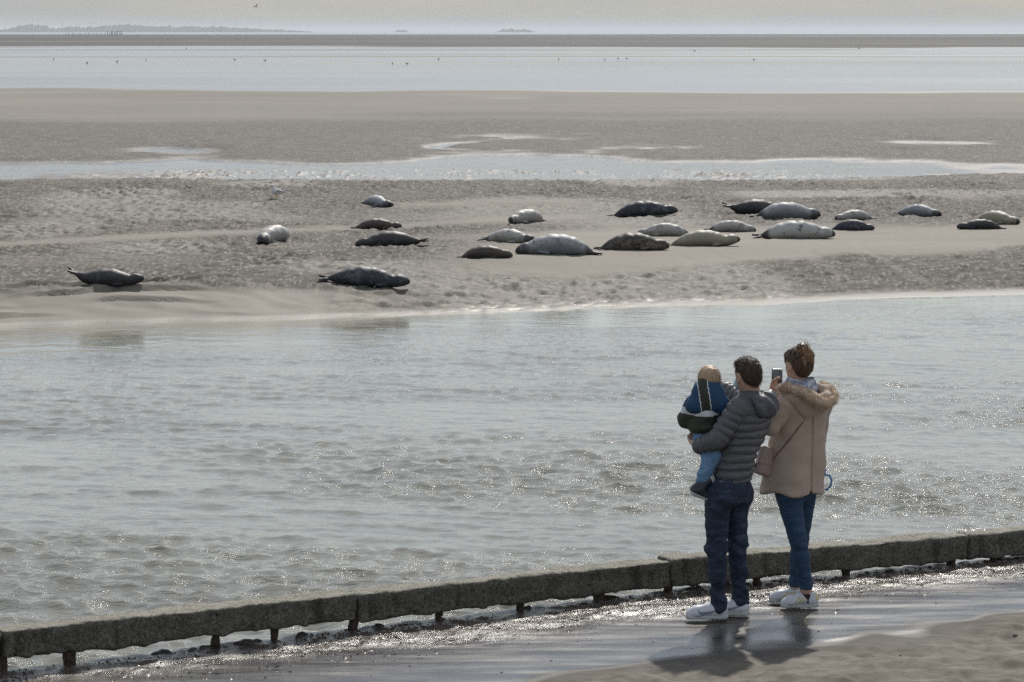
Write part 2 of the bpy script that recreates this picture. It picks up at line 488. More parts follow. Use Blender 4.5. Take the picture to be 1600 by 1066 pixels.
for k in range(100):
    lam = 0.11 * (10.0 ** wr.random())
    th = math.radians(wr.normal(262, 38))
    kx, ky = math.cos(th) * 2 * math.pi / lam, math.sin(th) * 2 * math.pi / lam
    a = 0.0029 * (lam / 0.5) ** 0.42
    ph = kx * X + ky * Y + wr.random() * 6.283 + WN[k % 5]
    H += a * np.cos(ph)
    DX -= a * 0.8 * math.cos(th) * np.sin(ph); DY -= a * 0.8 * math.sin(th) * np.sin(ph)
Hs = H * amp
far_fade = 1 - sstep(10, 16, np.abs(X))
me = grid_mesh('channel_water', X + DX * amp * far_fade, Y + DY * amp * far_fade, WATER_Z + Hs * (0.3 + 0.7 * far_fade))
attr(me, 'chop', np.clip(amp * 1.1, 0.06, 1.0))
tag(obj('channel_water', me, WATER), kind='structure')

# ---------------------------------------------------------------- the apron the people stand on
def apron_base(x, y):
    x = np.asarray(x, float); y = np.asarray(y, float)
    z = 0.035 + 0.009 * (np.clip(x, -8, 8) + 3)
    d = 19.0 + 0.60 * (x - 0.2) - y + 0.30 * noise2(x * 0.8, y * 0.8, 111) + 0.15 * noise2(x * 3, y * 3, 121)      # >0: loose trampled sand
    sand = sstep(-0.1, 0.7, d)
    z = z + 0.02 * sstep(0.3, 3.0, d)
    return z, sand, d
def apron_z(x, y):
    z, sand, d = apron_base(x, y)
    z = z + sand * sand * (0.022 * noise2(x * 4.6, y * 4.0, 112) + 0.020 * noise2(x * 9, y * 8, 113) + 0.008 * noise2(x * 21, y * 17, 120))
    b = beam_y(x) - y                                                              # distance in front of the beam
    rough = (1 - sstep(0.15, 0.95, b + 0.35 * noise2(x * 0.9, y * 0.9, 114))) * (1 - sand)
    z = z + rough * (0.010 * noise2(x * 7, y * 7, 115) + 0.008 * noise2(x * 17, y * 17, 116) + 0.006)
    # low washed-out ledges running along the wall on the right
    ph = (b - 0.15 * noise2(x * 0.6, y * 0.6, 117)) * 2.1
    saw = ph - np.floor(ph)
    led = sstep(0.8, 2.4, x) * sstep(0.4, 0.8, b) * (1 - sand)
    led = led * sstep(-0.2, 0.5, noise2(x * 0.7, y * 1.1, 119))
    z = z + led * 0.016 * (saw - sstep(0.80, 1.0, saw))
    z = z + 0.004 * noise2(x * 1.6, y * 1.6, 118)
    return z, sand, rough
xs = spaced(-40, 40, -4.4, 5.6, 0.024, 1.14)
back = 0.15
rows = np.concatenate((-np.geomspace(40, 5.3, 14), np.arange(-5.2, back - 0.01, 0.024)))
X = np.repeat(xs[None, :], len(rows) + 2, 0)
R = np.concatenate((rows, [back, back]))[:, None]
Y = beam_y(X) + R
Z, sand, rough = apron_z(X, Y)
Z[-2:] = np.minimum(Z[-2:], 0.05 + 0.009 * (np.clip(X[-2:], -8, 8) + 3)); Z[-1] = -1.8
me = grid_mesh('wet_apron', X, Y, Z)
attr(me, 'loose', sand); attr(me, 'rough_zone', rough)
t = NT('wet_apron'); p = t.pos('World')
loose = t.attr('loose'); rz = t.attr('rough_zone')
mp = t.n('Mapping'); t.l(p, mp.inputs['Vector']); mp.inputs['Rotation'].default_value = (0, 0, -math.atan(SL)); mp.inputs['Scale'].default_value = (0.55, 3.2, 1)
big = t.noise(mp.outputs[0], 1.5, 6, 0.65); mid = t.noise(p, 9, 5, 0.65); fine = t.noise(p, 70, 4, 0.7)
film = t.mix(t.rng(big, 0.35, 0.65), (0.036, 0.032, 0.028), (0.080, 0.070, 0.059))
grit = t.mix(t.rng(fine, 0.35, 0.65), (0.035, 0.028, 0.022), (0.135, 0.11, 0.09))
sandc = t.mix(t.rng(mid, 0.3, 0.7), (0.090, 0.079, 0.064), (0.165, 0.146, 0.118))
c = t.mix(t.math('MULTIPLY', rz, 0.9), film, grit)
c = t.mix(loose, c, sandc)
r = t.math('ADD', t.rng(big, 0.36, 0.66, 0.12, 0.36), t.rng(loose, 0.02, 0.3, 0.0, 0.55))
h = t.math('ADD', t.math('MULTIPLY', mid, 0.25), t.math('MULTIPLY', t.math('MULTIPLY', fine, 0.35), t.math('ADD', t.math('ADD', rz, loose), 0.28)))
t.P(color=c, rough=r, spec=t.rng(loose, 0.0, 0.06, 0.7, 0.18), normal=t.bump(h, 0.6, 0.02))
APRON = t.m
apron = tag(obj('wet_apron', me, APRON), kind='structure')
def ground_z(x, y): return float(apron_z(np.array([x]), np.array([y]))[0][0])
# ================================================================== solid modelling by blended distance fields
def V3(*a): return np.array(a, float)
def smin(a, b, k):
    if k <= 0: return np.minimum(a, b)
    h = np.maximum(k - np.abs(a - b), 0) / k
    return np.minimum(a, b) - h * h * k * 0.25
def smax(a, b, k): return -smin(-a, -b, k)

class Field:
    def __init__(self, lo, hi, h):
        self.lo = np.array(lo, float); self.h = h
        n = np.maximum(np.ceil((np.array(hi, float) - self.lo) / h).astype(int) + 1, 4)
        self.ax = [self.lo[i] + h * np.arange(n[i]) for i in range(3)]
        self.F = np.full(tuple(n), 0.4, np.float32)
    def sl(self, lo, hi):
        s = []
        for i in range(3):
            a = int(np.clip(np.floor((lo[i] - self.lo[i]) / self.h), 0, len(self.ax[i]) - 1))
            b = int(np.clip(np.ceil((hi[i] - self.lo[i]) / self.h) + 1, a + 1, len(self.ax[i])))
            s.append(slice(a, b))
        return tuple(s)
    def xyz(self, s):
        return (self.ax[0][s[0]][:, None, None].astype(np.float32), self.ax[1][s[1]][None, :, None].astype(np.float32), self.ax[2][s[2]][None, None, :].astype(np.float32))
    def apply(self, lo, hi, fn, k=0.0, mode='add'):
        pad = max(k, 0.03)
        s = self.sl(np.array(lo) - pad, np.array(hi) + pad)
        x, y, z = self.xyz(s)
        d = np.broadcast_to(fn(x, y, z), self.F[s].shape)
        self.F[s] = smin(self.F[s], d, k) if mode == 'add' else smax(self.F[s], -d, k)
    def cone(self, a, b, ra, rb, k=0.02, disp=None, sq=None, mode='add'):
        """tapered limb from a to b; disp(t_metres, x, y, z) is added to the distance; sq=(axis, factor) flattens it"""
        a = np.array(a, float); b = np.array(b, float); ba = b - a; L2 = float(ba @ ba) + 1e-12; L = math.sqrt(L2)
        R = max(ra, rb) * (1.0 if sq is None else max(1.0, 1.0 / min(1, sq[1])))
        lo = np.minimum(a, b) - R - 0.02; hi = np.maximum(a, b) + R + 0.02
        if sq is not None:
            n = np.array(sq[0], float); n = n / np.linalg.norm(n)
        def fn(x, y, z):
            px, py, pz = x - a[0], y - a[1], z - a[2]
            t = np.clip((px * ba[0] + py * ba[1] + pz * ba[2]) / L2, 0, 1)
            qx, qy, qz = px - t * ba[0], py - t * ba[1], pz - t * ba[2]
            r2 = qx * qx + qy * qy + qz * qz
            if sq is not None:
                c = qx * n[0] + qy * n[1] + qz * n[2]
                r2 = r2 + c * c * (1 / sq[1] ** 2 - 1)
            d = np.sqrt(r2) - (ra + (rb - ra) * t)
            if sq is not None: d = d * min(1.0, sq[1] ** 0.5)
            if disp is not None: d = d + disp(t * L, x, y, z)
            return d
        self.apply(lo, hi, fn, k, mode); return self
    def chain(self, pts, rad, k=0.02, disp=None, sq=None):
        acc = 0.0
        for i in range(len(pts) - 1):
            off = acc
            dd = None if disp is None else (lambda t, x, y, z, off=off: disp(t + off, x, y, z))
            self.cone(pts[i], pts[i + 1], rad[i], rad[i + 1], k, dd, sq)
            acc += float(np.linalg.norm(np.array(pts[i + 1]) - np.array(pts[i])))
        return self
    def ell(self, c, r, k=0.02, rot=None, mode='add', disp=None):
        c = np.array(c, float); r = np.array(r, float)
        M = np.eye(3) if rot is None else np.array(rot.to_3x3() if hasattr(rot, 'to_3x3') else rot, float)
        ext = np.sqrt(((M * r) ** 2).sum(1))
        def fn(x, y, z):
            px, py, pz = x - c[0], y - c[1], z - c[2]
            u = px * M[0, 0] + py * M[1, 0] + pz * M[2, 0]
            v = px * M[0, 1] + py * M[1, 1] + pz * M[2, 1]
            w = px * M[0, 2] + py * M[1, 2] + pz * M[2, 2]
            k0 = np.sqrt((u / r[0]) ** 2 + (v / r[1]) ** 2 + (w / r[2]) ** 2) + 1e-6
            k1 = np.sqrt((u / r[0] ** 2) ** 2 + (v / r[1] ** 2) ** 2 + (w / r[2] ** 2) ** 2) + 1e-6
            d = k0 * (k0 - 1) / k1
            return d if disp is None else d + disp(u, v, w)
        self.apply(c - ext - 0.02, c + ext + 0.02, fn, k, mode); return self
    def box(self, c, half, rnd=0.01, k=0.0, rot=None, mode='add', disp=None):
        c = np.array(c, float); b = np.array(half, float) - rnd
        M = np.eye(3) if rot is None else np.array(rot.to_3x3() if hasattr(rot, 'to_3x3') else rot, float)
        ext = (np.abs(M) * (b + rnd)).sum(1)
        def fn(x, y, z):
            px, py, pz = x - c[0], y - c[1], z - c[2]
            u = np.abs(px * M[0, 0] + py * M[1, 0] + pz * M[2, 0]) - b[0]
            v = np.abs(px * M[0, 1] + py * M[1, 1] + pz * M[2, 1]) - b[1]
            w = np.abs(px * M[0, 2] + py * M[1, 2] + pz * M[2, 2]) - b[2]
            d = np.sqrt(np.maximum(u, 0) ** 2 + np.maximum(v, 0) ** 2 + np.maximum(w, 0) ** 2) + np.minimum(np.maximum(u, np.maximum(v, w)), 0) - rnd
            return d if disp is None else d + disp(x, y, z)
        self.apply(c - ext - 0.02, c + ext + 0.02, fn, k, mode); return self
    def loft(self, zs, cx, cy, rx, ry, ang, k=0.02, disp=None, power=2.0):
        """upright tube: ellipses (rx, ry) turned by ang, at heights zs (ascending)"""
        zs = np.array(zs, float); R = max(max(rx), max(ry))
        lo = (min(cx) - R, min(cy) - R, zs[0]); hi = (max(cx) + R, max(cy) + R, zs[-1])
        def fn(x, y, z):
            zz = np.asarray(z, float)
            f = lambda a: np.interp(zz, zs, np.array(a, float)).astype(np.float32)
            an = f(ang); c, s = np.cos(an), np.sin(an)
            X = x - f(cx); Y = y - f(cy)
            u = (X * c + Y * s) / f(rx); v = (-X * s + Y * c) / f(ry)
            rr = (np.abs(u) ** power + np.abs(v) ** power) ** (1 / power)
            d = (rr - 1) * np.minimum(f(rx), f(ry))
            e = np.maximum(zs[0] - z, z - zs[-1])
            d = smax(d, e, 0.02)
            return d if disp is None else d + disp(x, y, z)
        self.apply(lo, hi, fn, k); return self
    def displace(self, fn):
        s = (slice(None),) * 3
        x, y, z = self.xyz(s)
        near = np.abs(self.F) < 0.06
        X, Y, Z = np.broadcast_arrays(x, y, z)
        self.F[near] += fn(X[near], Y[near], Z[near]).astype(np.float32)
        return self
    def mesh(self, name):
        F = self.F.copy()
        F[0] = F[-1] = 0.4; F[:, 0] = F[:, -1] = 0.4; F[:, :, 0] = F[:, :, -1] = 0.4
        nx, ny, nz = F.shape
        ins = F < 0
        cnt = np.zeros((nx-1, ny-1, nz-1), np.uint8)
        for a in (0, 1):
            for b in (0, 1):
                for c in (0, 1):
                    cnt += ins[a:nx-1+a, b:ny-1+b, c:nz-1+c]
        cell = (cnt > 0) & (cnt < 8)
        ci = np.argwhere(cell)
        idx = -np.ones(cell.shape, np.int64); idx[cell] = np.arange(len(ci))
        acc = np.zeros((len(ci), 3)); num = np.zeros(len(ci))
        cor = [(a, b, c) for a in (0, 1) for b in (0, 1) for c in (0, 1)]
        for p in cor:
            for ax in range(3):
                if p[ax]: continue
                q = list(p); q[ax] = 1
                f0 = F[ci[:,0]+p[0], ci[:,1]+p[1], ci[:,2]+p[2]]; f1 = F[ci[:,0]+q[0], ci[:,1]+q[1], ci[:,2]+q[2]]
                m = (f0 < 0) != (f1 < 0)
                t = np.where(m, f0 / np.where(m, f0 - f1, 1), 0)
                pt = np.array(p, float)[None] + 0.0; pt = np.repeat(pt, len(ci), 0); pt[:, ax] += t
                acc[m] += pt[m]; num += m
        v = self.lo + self.h * (ci + acc / num[:, None])
        quads = []
        for ax in range(3):
            o1, o2 = [(1, 2), (2, 0), (0, 1)][ax]
            A = [slice(1, -1)] * 3; A[ax] = slice(0, -1); B = list(A); B[ax] = slice(1, None)
            i0 = ins[tuple(A)]; i1 = ins[tuple(B)]
            for flip, mk in ((False, i0 & ~i1), (True, ~i0 & i1)):
                e = np.argwhere(mk)
                if not len(e): continue
                e = e + 1; e[:, ax] -= 1
                d1 = np.zeros(3, int); d1[o1] = 1; d2 = np.zeros(3, int); d2[o2] = 1
                g = lambda w: idx[w[:,0], w[:,1], w[:,2]]
                q = np.stack((g(e - d1 - d2), g(e - d2), g(e), g(e - d1)), 1)
                quads.append(q[:, ::-1] if flip else q)
        return mesh_np(name, v, np.concatenate(quads))

def verts_of(me):
    a = np.empty(len(me.vertices) * 3, np.float32); me.vertices.foreach_get('co', a); return a.reshape(-1, 3)
def face_centers(me):
    a = np.empty(len(me.polygons) * 3, np.float32); me.polygons.foreach_get('center', a); return a.reshape(-1, 3)
def face_mats(me, idx):
    me.polygons.foreach_set('material_index', np.asarray(idx, np.int32)); me.update()

# ================================================================== seals
t = NT('seal_coat'); p = t.pos('Object')
cc = t.attr('coat', 'Color')
n1 = t.noise(p, 55, 4, 0.6)
t.P(color=t.mix(t.rng(n1, 0.3, 0.75, 0.0, 0.30), cc, t.mix(0.6, cc, (0.02, 0.02, 0.02))), rough=t.rng(n1, 0.3, 0.7, 0.44, 0.66), spec=0.35, normal=t.bump(t.noise(t.scale(p, (0.4, 1, 1)), 120, 3), 0.25, 0.004))
SEAL = t.m
S_PROF = np.array([(0, .022), (.03, .040), (.065, .059), (.11, .072), (.155, .065), (.21, .076), (.30, .099), (.42, .113), (.55, .113), (.67, .099), (.77, .073), (.85, .045), (.89, .033)])
def make_seal(name, L, fat=1.0, head=0.0, tail=0.0, bend=0.0, top_flip=False, coat=None, seed=0):
    h = 0.019
    s = S_PROF[:, 0]; r = S_PROF[:, 1] * L * fat
    r[:5] /= fat ** 0.7
    x = L * (0.5 - s)
    y = bend * L * (s - 0.45) ** 2 * 2.0 * np.sign(0.46 - s)
    z = r * 0.84 + head * L * np.clip(1 - s / 0.26, 0, 1) ** 1.3 + tail * L * np.clip((s - 0.70) / 0.2, 0, 1) ** 1.4
    P = np.stack((x, y, z), 1)
    f = Field((-L * 0.56, -L * 0.36, -0.04), (L * 0.54, L * 0.36, L * 0.46), h)
    for i in range(len(P) - 1):
        f.cone(P[i], P[i + 1], r[i], r[i + 1], 0.035 * L, sq=((0, 0, 1), 0.88))
    # muzzle pads and brow
    f.ell(P[1] + V3(0.0, 0, -0.006 * L), (.030 * L, .034 * L, .024 * L), 0.02)
    f.ell(P[3] + V3(0.01 * L, 0, 0.018 * L), (.05 * L, .048 * L, .045 * L), 0.03)
    # hind flippers: a pair of paddles, slightly spread
    e = P[-1]; dirv = (P[-1] - P[-3]); dirv /= np.linalg.norm(dirv)
    for sgn in (-1, 1):
        tip = e + dirv * 0.145 * L + V3(0, sgn * 0.050 * L, 0.020 * L * sgn + 0.018 * L)
        f.cone(e - dirv * 0.02 * L, e + (tip - e) * 0.55, 0.024 * L, 0.030 * L, 0.02, sq=((0, sgn * 0.25, 1), 0.55))
        f.cone(e + (tip - e) * 0.5, tip, 0.030 * L, 0.026 * L, 0.015, sq=((0, sgn * 0.25, 1), 0.5))
    # fore flippers
    k = 6
    for sgn in (-1, 1):
        if top_flip and sgn == -1:
            a = P[k] + V3(0.00, -0.035 * L, r[k] * 0.80); b = P[k + 1] + V3(-0.05 * L, -0.045 * L, r[k + 1] * 0.86)
            f.cone(a, b, 0.024 * L, 0.017 * L, 0.012, sq=((0, -0.4, 1), 0.6))
        else:
            a = P[k] + V3(0.02 * L, sgn * r[k] * 0.82, -r[k] * 0.52); b = a + V3(-0.10 * L, sgn * 0.045 * L, -0.012 * L)
            f.cone(a, b, 0.027 * L, 0.018 * L, 0.015, sq=((0, 0.2 * sgn, 1), 0.6))
    f.displace(lambda x, y, z: 0.006 * noise3(x * 7, y * 7, z * 7, seed) + 0.004 * noise3(x * 16, y * 12, z * 12, seed + 1))
    X = f.xyz((slice(None),) * 3)
    f.F = smax(f.F, np.broadcast_to(-(X[2]), f.F.shape).astype(np.float32), 0.03)
    me = f.mesh(name)
    v = verts_of(me)
    sv = 0.5 - v[:, 0] / L
    cen_y = np.interp(sv, s, y); cen_z = np.interp(sv, s, z); rr = np.interp(sv, s, r)
    up = np.clip((v[:, 2] - cen_z) / (rr + 1e-3), -1.2, 1.2)
    c = coat
    n = noise3(v[:, 0] * 9, v[:, 1] * 9, v[:, 2] * 9, seed + 5) * 0.6 + noise3(v[:, 0] * 22, v[:, 1] * 22, v[:, 2] * 22, seed + 6) * 0.5
    col = np.array(c['side'])[None] + (np.array(c['back']) - np.array(c['side']))[None] * sstep(-0.1, 0.7, up + 0.35 * n)[:, None]
    sp = sstep(c.get('spot_t', 0.3), c.get('spot_t', 0.3) + 0.12, n) * c.get('spots', 0)
    col = col + (np.array(c.get('spot', (0.03, 0.03, 0.03)))[None] - col) * sp[:, None]
    dk = np.array(c.get('dark', (0.022, 0.02, 0.019)))[None]
    ends = c.get('tail_dark', 0.7) * sstep(0.80, 0.87, sv) + c.get('head_dark', 0.0) * (1 - sstep(0.10, 0.17, sv + 0.02 * n)) + 0.8 * (1 - sstep(0.012, 0.03, sv))
    # eyes
    for sgn in (-1, 1):
        ex = P[2] + V3(-0.012 * L, sgn * 0.040 * L, 0.026 * L)
        ends = ends + (1 - sstep(0.010 * L, 0.019 * L, np.linalg.norm(v - ex, axis=1)))
    if top_flip:
        a = P[k] + V3(0.00, -0.035 * L, r[k] * 0.80); b = P[k + 1] + V3(-0.05 * L, -0.045 * L, r[k + 1] * 0.86)
        tt = np.clip(((v - a) @ (b - a)) / ((b - a) @ (b - a)), 0, 1)
        dd = np.linalg.norm(v - a - tt[:, None] * (b - a), axis=1)
        ends = ends + 0.9 * (1 - sstep(0.022 * L, 0.034 * L, dd)) * sstep(0.25, 0.6, up)
    col = col + (dk - col) * np.clip(ends, 0, 1)[:, None]
    attr_col(me, 'coat', np.clip(col, 0.01, 0.9))
    return me

CHAR = dict(side=(.026, .027, .031), back=(.050, .050, .048), spots=.35, spot=(.10, .10, .10), spot_t=.25, tail_dark=.4)
SLATE = dict(side=(.038, .043, .055), back=(.034, .037, .046), spots=.55, spot=(.14, .15, .165), spot_t=.22, tail_dark=.5)
BROWN = dict(side=(.060, .048, .038), back=(.085, .070, .055), spots=.5, spot=(.030, .024, .02), spot_t=.2, tail_dark=.3)
MOTTLE = dict(side=(.16, .135, .105), back=(.055, .046, .040), spots=.8, spot=(.035, .03, .027), spot_t=.12, tail_dark=.6, head_dark=.3)
PALE = dict(side=(.31, .295, .265), back=(.40, .39, .365), spots=.6, spot=(.13, .12, .105), spot_t=.28, tail_dark=.85, head_dark=.35)
GREY = dict(side=(.20, .205, .215), back=(.33, .335, .345), spots=.65, spot=(.12, .12, .125), spot_t=.30, tail_dark=.85, head_dark=.7)
WHITE = dict(side=(.42, .41, .38), back=(.42, .42, .40), spots=.85, spot=(.09, .085, .08), spot_t=.40, tail_dark=.95, head_dark=.2)
TAN = dict(side=(.26, .235, .175), back=(.32, .295, .23), spots=.4, spot=(.16, .14, .105), spot_t=.30, tail_dark=.35, head_dark=.15)

def bank_hit(px, py):
    r = ray(px, py); lo, hi = 46.0, 99.0
    ts = np.linspace(lo, hi, 4000) / r[1]
    zz = bank_base(r[0] * ts, r[1] * ts)[0]
    below = np.nonzero(CAM_Z + r[2] * ts <= zz)[0]
    t_ = ts[below[0]] if len(below) else ts[-1]
    return np.array((r[0] * t_, r[1] * t_, CAM_Z + r[2] * t_))

def bank_mean(x, y):
    q = np.linspace(-0.12, 0.12, 5); a, b = np.meshgrid(x + q, y + q)
    return float(bank_z(a, b).mean())

SEALS = [  # x0, x1, base y (photo), heading deg (0 = head to the right, 270 = towards us), fat, head lift, tail lift, bend, flipper on top, coat, label
 (108, 221, 447, 3, 1.02, .045, .120, .00, 0, CHAR, 'dark seal alone at the far left, tail raised, head pointing right'),
 (404, 449, 384, 236, 1.05, .03, .00, .45, 0, PALE, 'pale curled seal with dark face turned to us, left of the dark trio'),
 (503, 636, 451, 6, 0.98, .015, .025, -.10, 0, SLATE, 'blue-grey speckled seal lying nearest the water edge below the dark pair'),
 (550, 626, 360, 2, .98, .03, .00, .05, 0, BROWN, 'dark brown seal behind the larger charcoal one, head to the right'),
 (557, 665, 387, 181, 1.04, .00, .055, .05, 0, CHAR, 'charcoal seal with head to the left and hind flippers lifted'),
 (570, 605, 326, 292, 1.0, .02, .00, .40, 0, GREY, 'pale grey seal facing us, farthest back near the gull'),
 (715, 800, 405, -4, 1.05, .00, .00, .05, 0, BROWN, 'dark brown seal lying just left of the big pale grey one'),
 (765, 824, 382, 318, 1.05, .00, .03, .25, 0, PALE, 'whitish seal with black hind flippers out to the left, face towards us'),
 (802, 848, 352, 222, 1.02, .00, .00, .30, 0, PALE, 'small cream seal behind the whitish one with black hind flippers'),
 (808, 936, 399, 180, 1.10, -.005, .00, .04, 1, GREY, 'largest pale grey seal on its side with head to the left'),
 (932, 1044, 392, 0, 1.06, .00, .00, .05, 0, MOTTLE, 'brown mottled seal between the big grey and the tan one'),
 (953, 1058, 341, 1, 1.02, .01, .00, .05, 1, SLATE, 'dark slate seal lying alone behind the middle group'),
 (997, 1085, 370, 181, 1.02, .00, .00, -.05, 1, PALE, 'pale seal behind the mottled and tan ones, dark hind flippers to the right'),
 (1042, 1155, 386, 2, .98, .025, .00, .04, 0, TAN, 'tan olive seal with head raised a little to the right'),
 (1133, 1232, 336, 3, 1.02, .00, .085, .04, 0, CHAR, 'blackish seal with raised tail, half behind the bluish grey one'),
 (1176, 1281, 345, 0, 1.10, .00, .00, .05, 1, GREY, 'bluish grey seal in front of the blackish one with raised tail'),
 (1104, 1181, 364, -8, 1.06, .00, .015, .05, 1, PALE, 'pale seal with dark hind flippers to the left, above the tan one'),
 (1182, 1304, 374, -2, 1.02, .00, .015, .05, 1, WHITE, 'long white seal with black speckles and dark drooping hind flippers'),
 (1310, 1366, 346, 200, 1.00, .00, .00, .10, 1, PALE, 'pale seal almost hidden behind the small dark one on the right'),
 (1298, 1367, 362, -14, 1.10, .00, .00, .05, 0, SLATE, 'small dark seal touching the head of the long white speckled one'),
 (1406, 1469, 341, 322, 1.08, .00, .02, .15, 1, GREY, 'grey seal lying by itself between the groups on the right'),
 (1497, 1572, 360, 183, .98, .02, .00, .05, 0, CHAR, 'dark seal at the far right with its head to the left'),
 (1536, 1584, 353, 312, 1.04, .00, .00, .10, 0, TAN, 'brownish seal tucked behind the dark one at the far right'),
]
for i, (x0, x1, yb, yaw, fat, hd, tl, bd, tf, coat, lab) in enumerate(SEALS):
    P0 = bank_hit((x0 + x1) / 2, yb - 1.0)
    mpp = P0[1] / FPX; w = (x1 - x0) * mpp
    a = math.radians(yaw)
    L = min(w / max(abs(math.cos(a)) + 0.16 * abs(math.sin(a)), 0.3), 1.75) if abs(math.cos(a)) < 0.95 else w
    L = {1: 1.45, 5: 1.15, 7: 1.15, 8: 1.3, 18: 1.0, 20: 1.1, 22: 1.22}.get(i, min(L, 1.72))
    hd = {0: 0.095, 2: 0.065, 3: 0.055, 4: 0.03, 6: 0.02, 9: 0.01, 10: 0.035, 11: 0.05, 13: 0.075, 15: 0.045, 17: 0.03, 19: 0.04, 21: 0.04, 1: 0.05, 5: 0.05, 7: 0.04, 8: 0.03, 20: 0.03, 22: 0.03}.get(i, hd)
    coat = dict(coat, head_dark=.85) if i in (1, 7) else coat
    me = make_seal('seal', L, fat * 1.15, hd, tl, bd, bool(tf), coat, 200 + 13 * i)
    o = obj('seal', me, SEAL)
    # the near flank touches the measured base line
    cx, cy = P0[0], P0[1] + (0.10 * L * abs(math.cos(a)) + 0.42 * L * max(-math.sin(a), 0) * 1.0)
    zc = bank_mean(cx, cy)
    e = 0.28 * L
    zh = bank_mean(cx + e * math.cos(a), cy + e * math.sin(a)); zt = bank_mean(cx - e * math.cos(a), cy - e * math.sin(a))
    o.location = (cx, cy, (zc + zh + zt) / 3 - 0.012)
    o.rotation_euler = (0, -math.atan2(zh - zt, 2 * e), a)
    o.rotation_mode = 'XYZ'
    tag(o, lab, 'seal', 'seals hauled out on the sand bank')

# ------------------------------------------------------------------ the gull on the bank
GULLW = simple_mat('gull_white', (0.70, 0.70, 0.69), 0.6, 0.06); GULLG = simple_mat('gull_grey', (0.33, 0.35, 0.38), 0.6, 0.06)
BEAK = simple_mat('beak_yellow', (0.60, 0.38, 0.06), 0.45, 0.05)
def bird_mesh(name, h=0.011, s=1.0, crouch=False):
    f = Field((-0.34 * s, -0.16 * s, -0.02 * s), (0.30 * s, 0.16 * s, 0.44 * s), h)
    f.cone((0.06 * s, 0, .215 * s), (-.12 * s, 0, .185 * s), .085 * s, .050 * s, .03 * s)
    f.cone((-.12 * s, 0, .185 * s), (-.27 * s, 0, .165 * s), .04 * s, .016 * s, .03 * s, sq=((0, 0, 1), .6))
    f.cone((.09 * s, 0, .25 * s), (.125 * s, 0, .335 * s), .052 * s, .036 * s, .04 * s)
    f.ell((.140 * s, 0, .355 * s), (.050 * s, .037 * s, .038 * s), .02 * s)
    f.cone((.175 * s, 0, .35 * s), (.232 * s, 0, .338 * s), .014 * s, .006 * s, .01 * s)
    for sg in (-1, 1):
        f.cone((.05 * s, sg * .075 * s, .225 * s), (-.24 * s, sg * .03 * s, .185 * s), .035 * s, .012 * s, .01 * s, sq=((0, 1, 0), .5))
        f.cone((.02 * s, sg * .03 * s, .15 * s), (.015 * s, sg * .03 * s, .01 * s), max(.011 * s, h * .8), max(.009 * s, h * .8), .01 * s)
        f.cone((.015 * s, sg * .03 * s, .008 * s), (.06 * s, sg * .035 * s, .006 * s), max(.012 * s, h * .8), max(.012 * s, h * .8), .008 * s)
    me = f.mesh(name); return me
me = bird_mesh('gull'); fc = face_centers(me)
face_mats(me, np.where((fc[:, 0] > .178) | (fc[:, 2] < .135), 2, np.where((fc[:, 2] > .19) & (fc[:, 0] < .06) & (np.abs(fc[:, 1]) > .02), 1, 0)))
g = obj('gull', me, [GULLW, GULLG, BEAK])
pg = bank_hit(433, 312)
g.location = (pg[0], pg[1], bank_mean(pg[0], pg[1]) - 0.005); g.rotation_euler = (0, 0, math.radians(215))
tag(g, 'white gull standing on the sand behind the seals', 'gull')
# ================================================================== people
def rotz(a): return np.array([[math.cos(a), -math.sin(a), 0], [math.sin(a), math.cos(a), 0], [0, 0, 1]])
def rotx(a): return np.array([[1, 0, 0], [0, math.cos(a), -math.sin(a)], [0, math.sin(a), math.cos(a)]])
def roty(a): return np.array([[math.cos(a), 0, math.sin(a)], [0, 1, 0], [-math.sin(a), 0, math.cos(a)]])

SKIN = simple_mat('skin', (0.46, 0.285, 0.205), 0.5, 0.07, 60, 0.1, 0.002)
def cloth(name, color, rough, weave, var=0.15, big=6, fade=None, sheen=0.0, bump=0.35):
    t = NT(name); p = t.pos('Object')
    nb = t.noise(p, big, 4, 0.6); nf = t.noise(p, weave, 3, 0.7)
    lo = tuple(c * (1 - var) for c in color); hi = tuple(c * (1 + var) for c in color)
    c = t.mix(t.rng(nb, 0.3, 0.7), lo, hi)
    if fade is not None: c = t.mix(t.rng(t.noise(t.scale(p, (1, 1, 2.4)), big * 1.6, 5, 0.6), 0.48, 0.72, 0.0, 0.75), c, fade)
    c = t.mix(t.rng(nf, 0.3, 0.75, 0.0, 0.25), c, tuple(x * 0.6 for x in color))
    t.P(color=c, rough=rough, spec=0.3, sheen=sheen, normal=t.bump(t.math('ADD', t.math('MULTIPLY', nf, 0.4), t.noise(p, big * 7, 4, 0.6)), bump, 0.006))
    return t.m
NYLON = cloth('quilted_nylon', (0.098, 0.099, 0.108), 0.42, 140, 0.10, 5, bump=0.30)
DENIM_D = cloth('dark_denim', (0.017, 0.026, 0.048), 0.75, 230, 0.25, 6, (0.060, 0.088, 0.140))
DENIM_B = cloth('blue_denim', (0.022, 0.052, 0.105), 0.72, 230, 0.20, 6, (0.050, 0.105, 0.185))
DENIM_L = cloth('light_denim', (0.12, 0.22, 0.36), 0.75, 230, 0.18, 10, (0.22, 0.34, 0.50))
WOOL = cloth('taupe_wool', (0.44, 0.338, 0.268), 0.9, 260, 0.07, 7, sheen=0.25, bump=0.30)
BLUEJ = cloth('blue_jacket', (0.016, 0.056, 0.125), 0.6, 200, 0.12, 9)
OLIVEJ = cloth('olive_jacket', (0.036, 0.040, 0.026), 0.6, 200, 0.15, 9)
WHITEJ = cloth('white_band', (0.62, 0.64, 0.66), 0.6, 200, 0.06, 9)
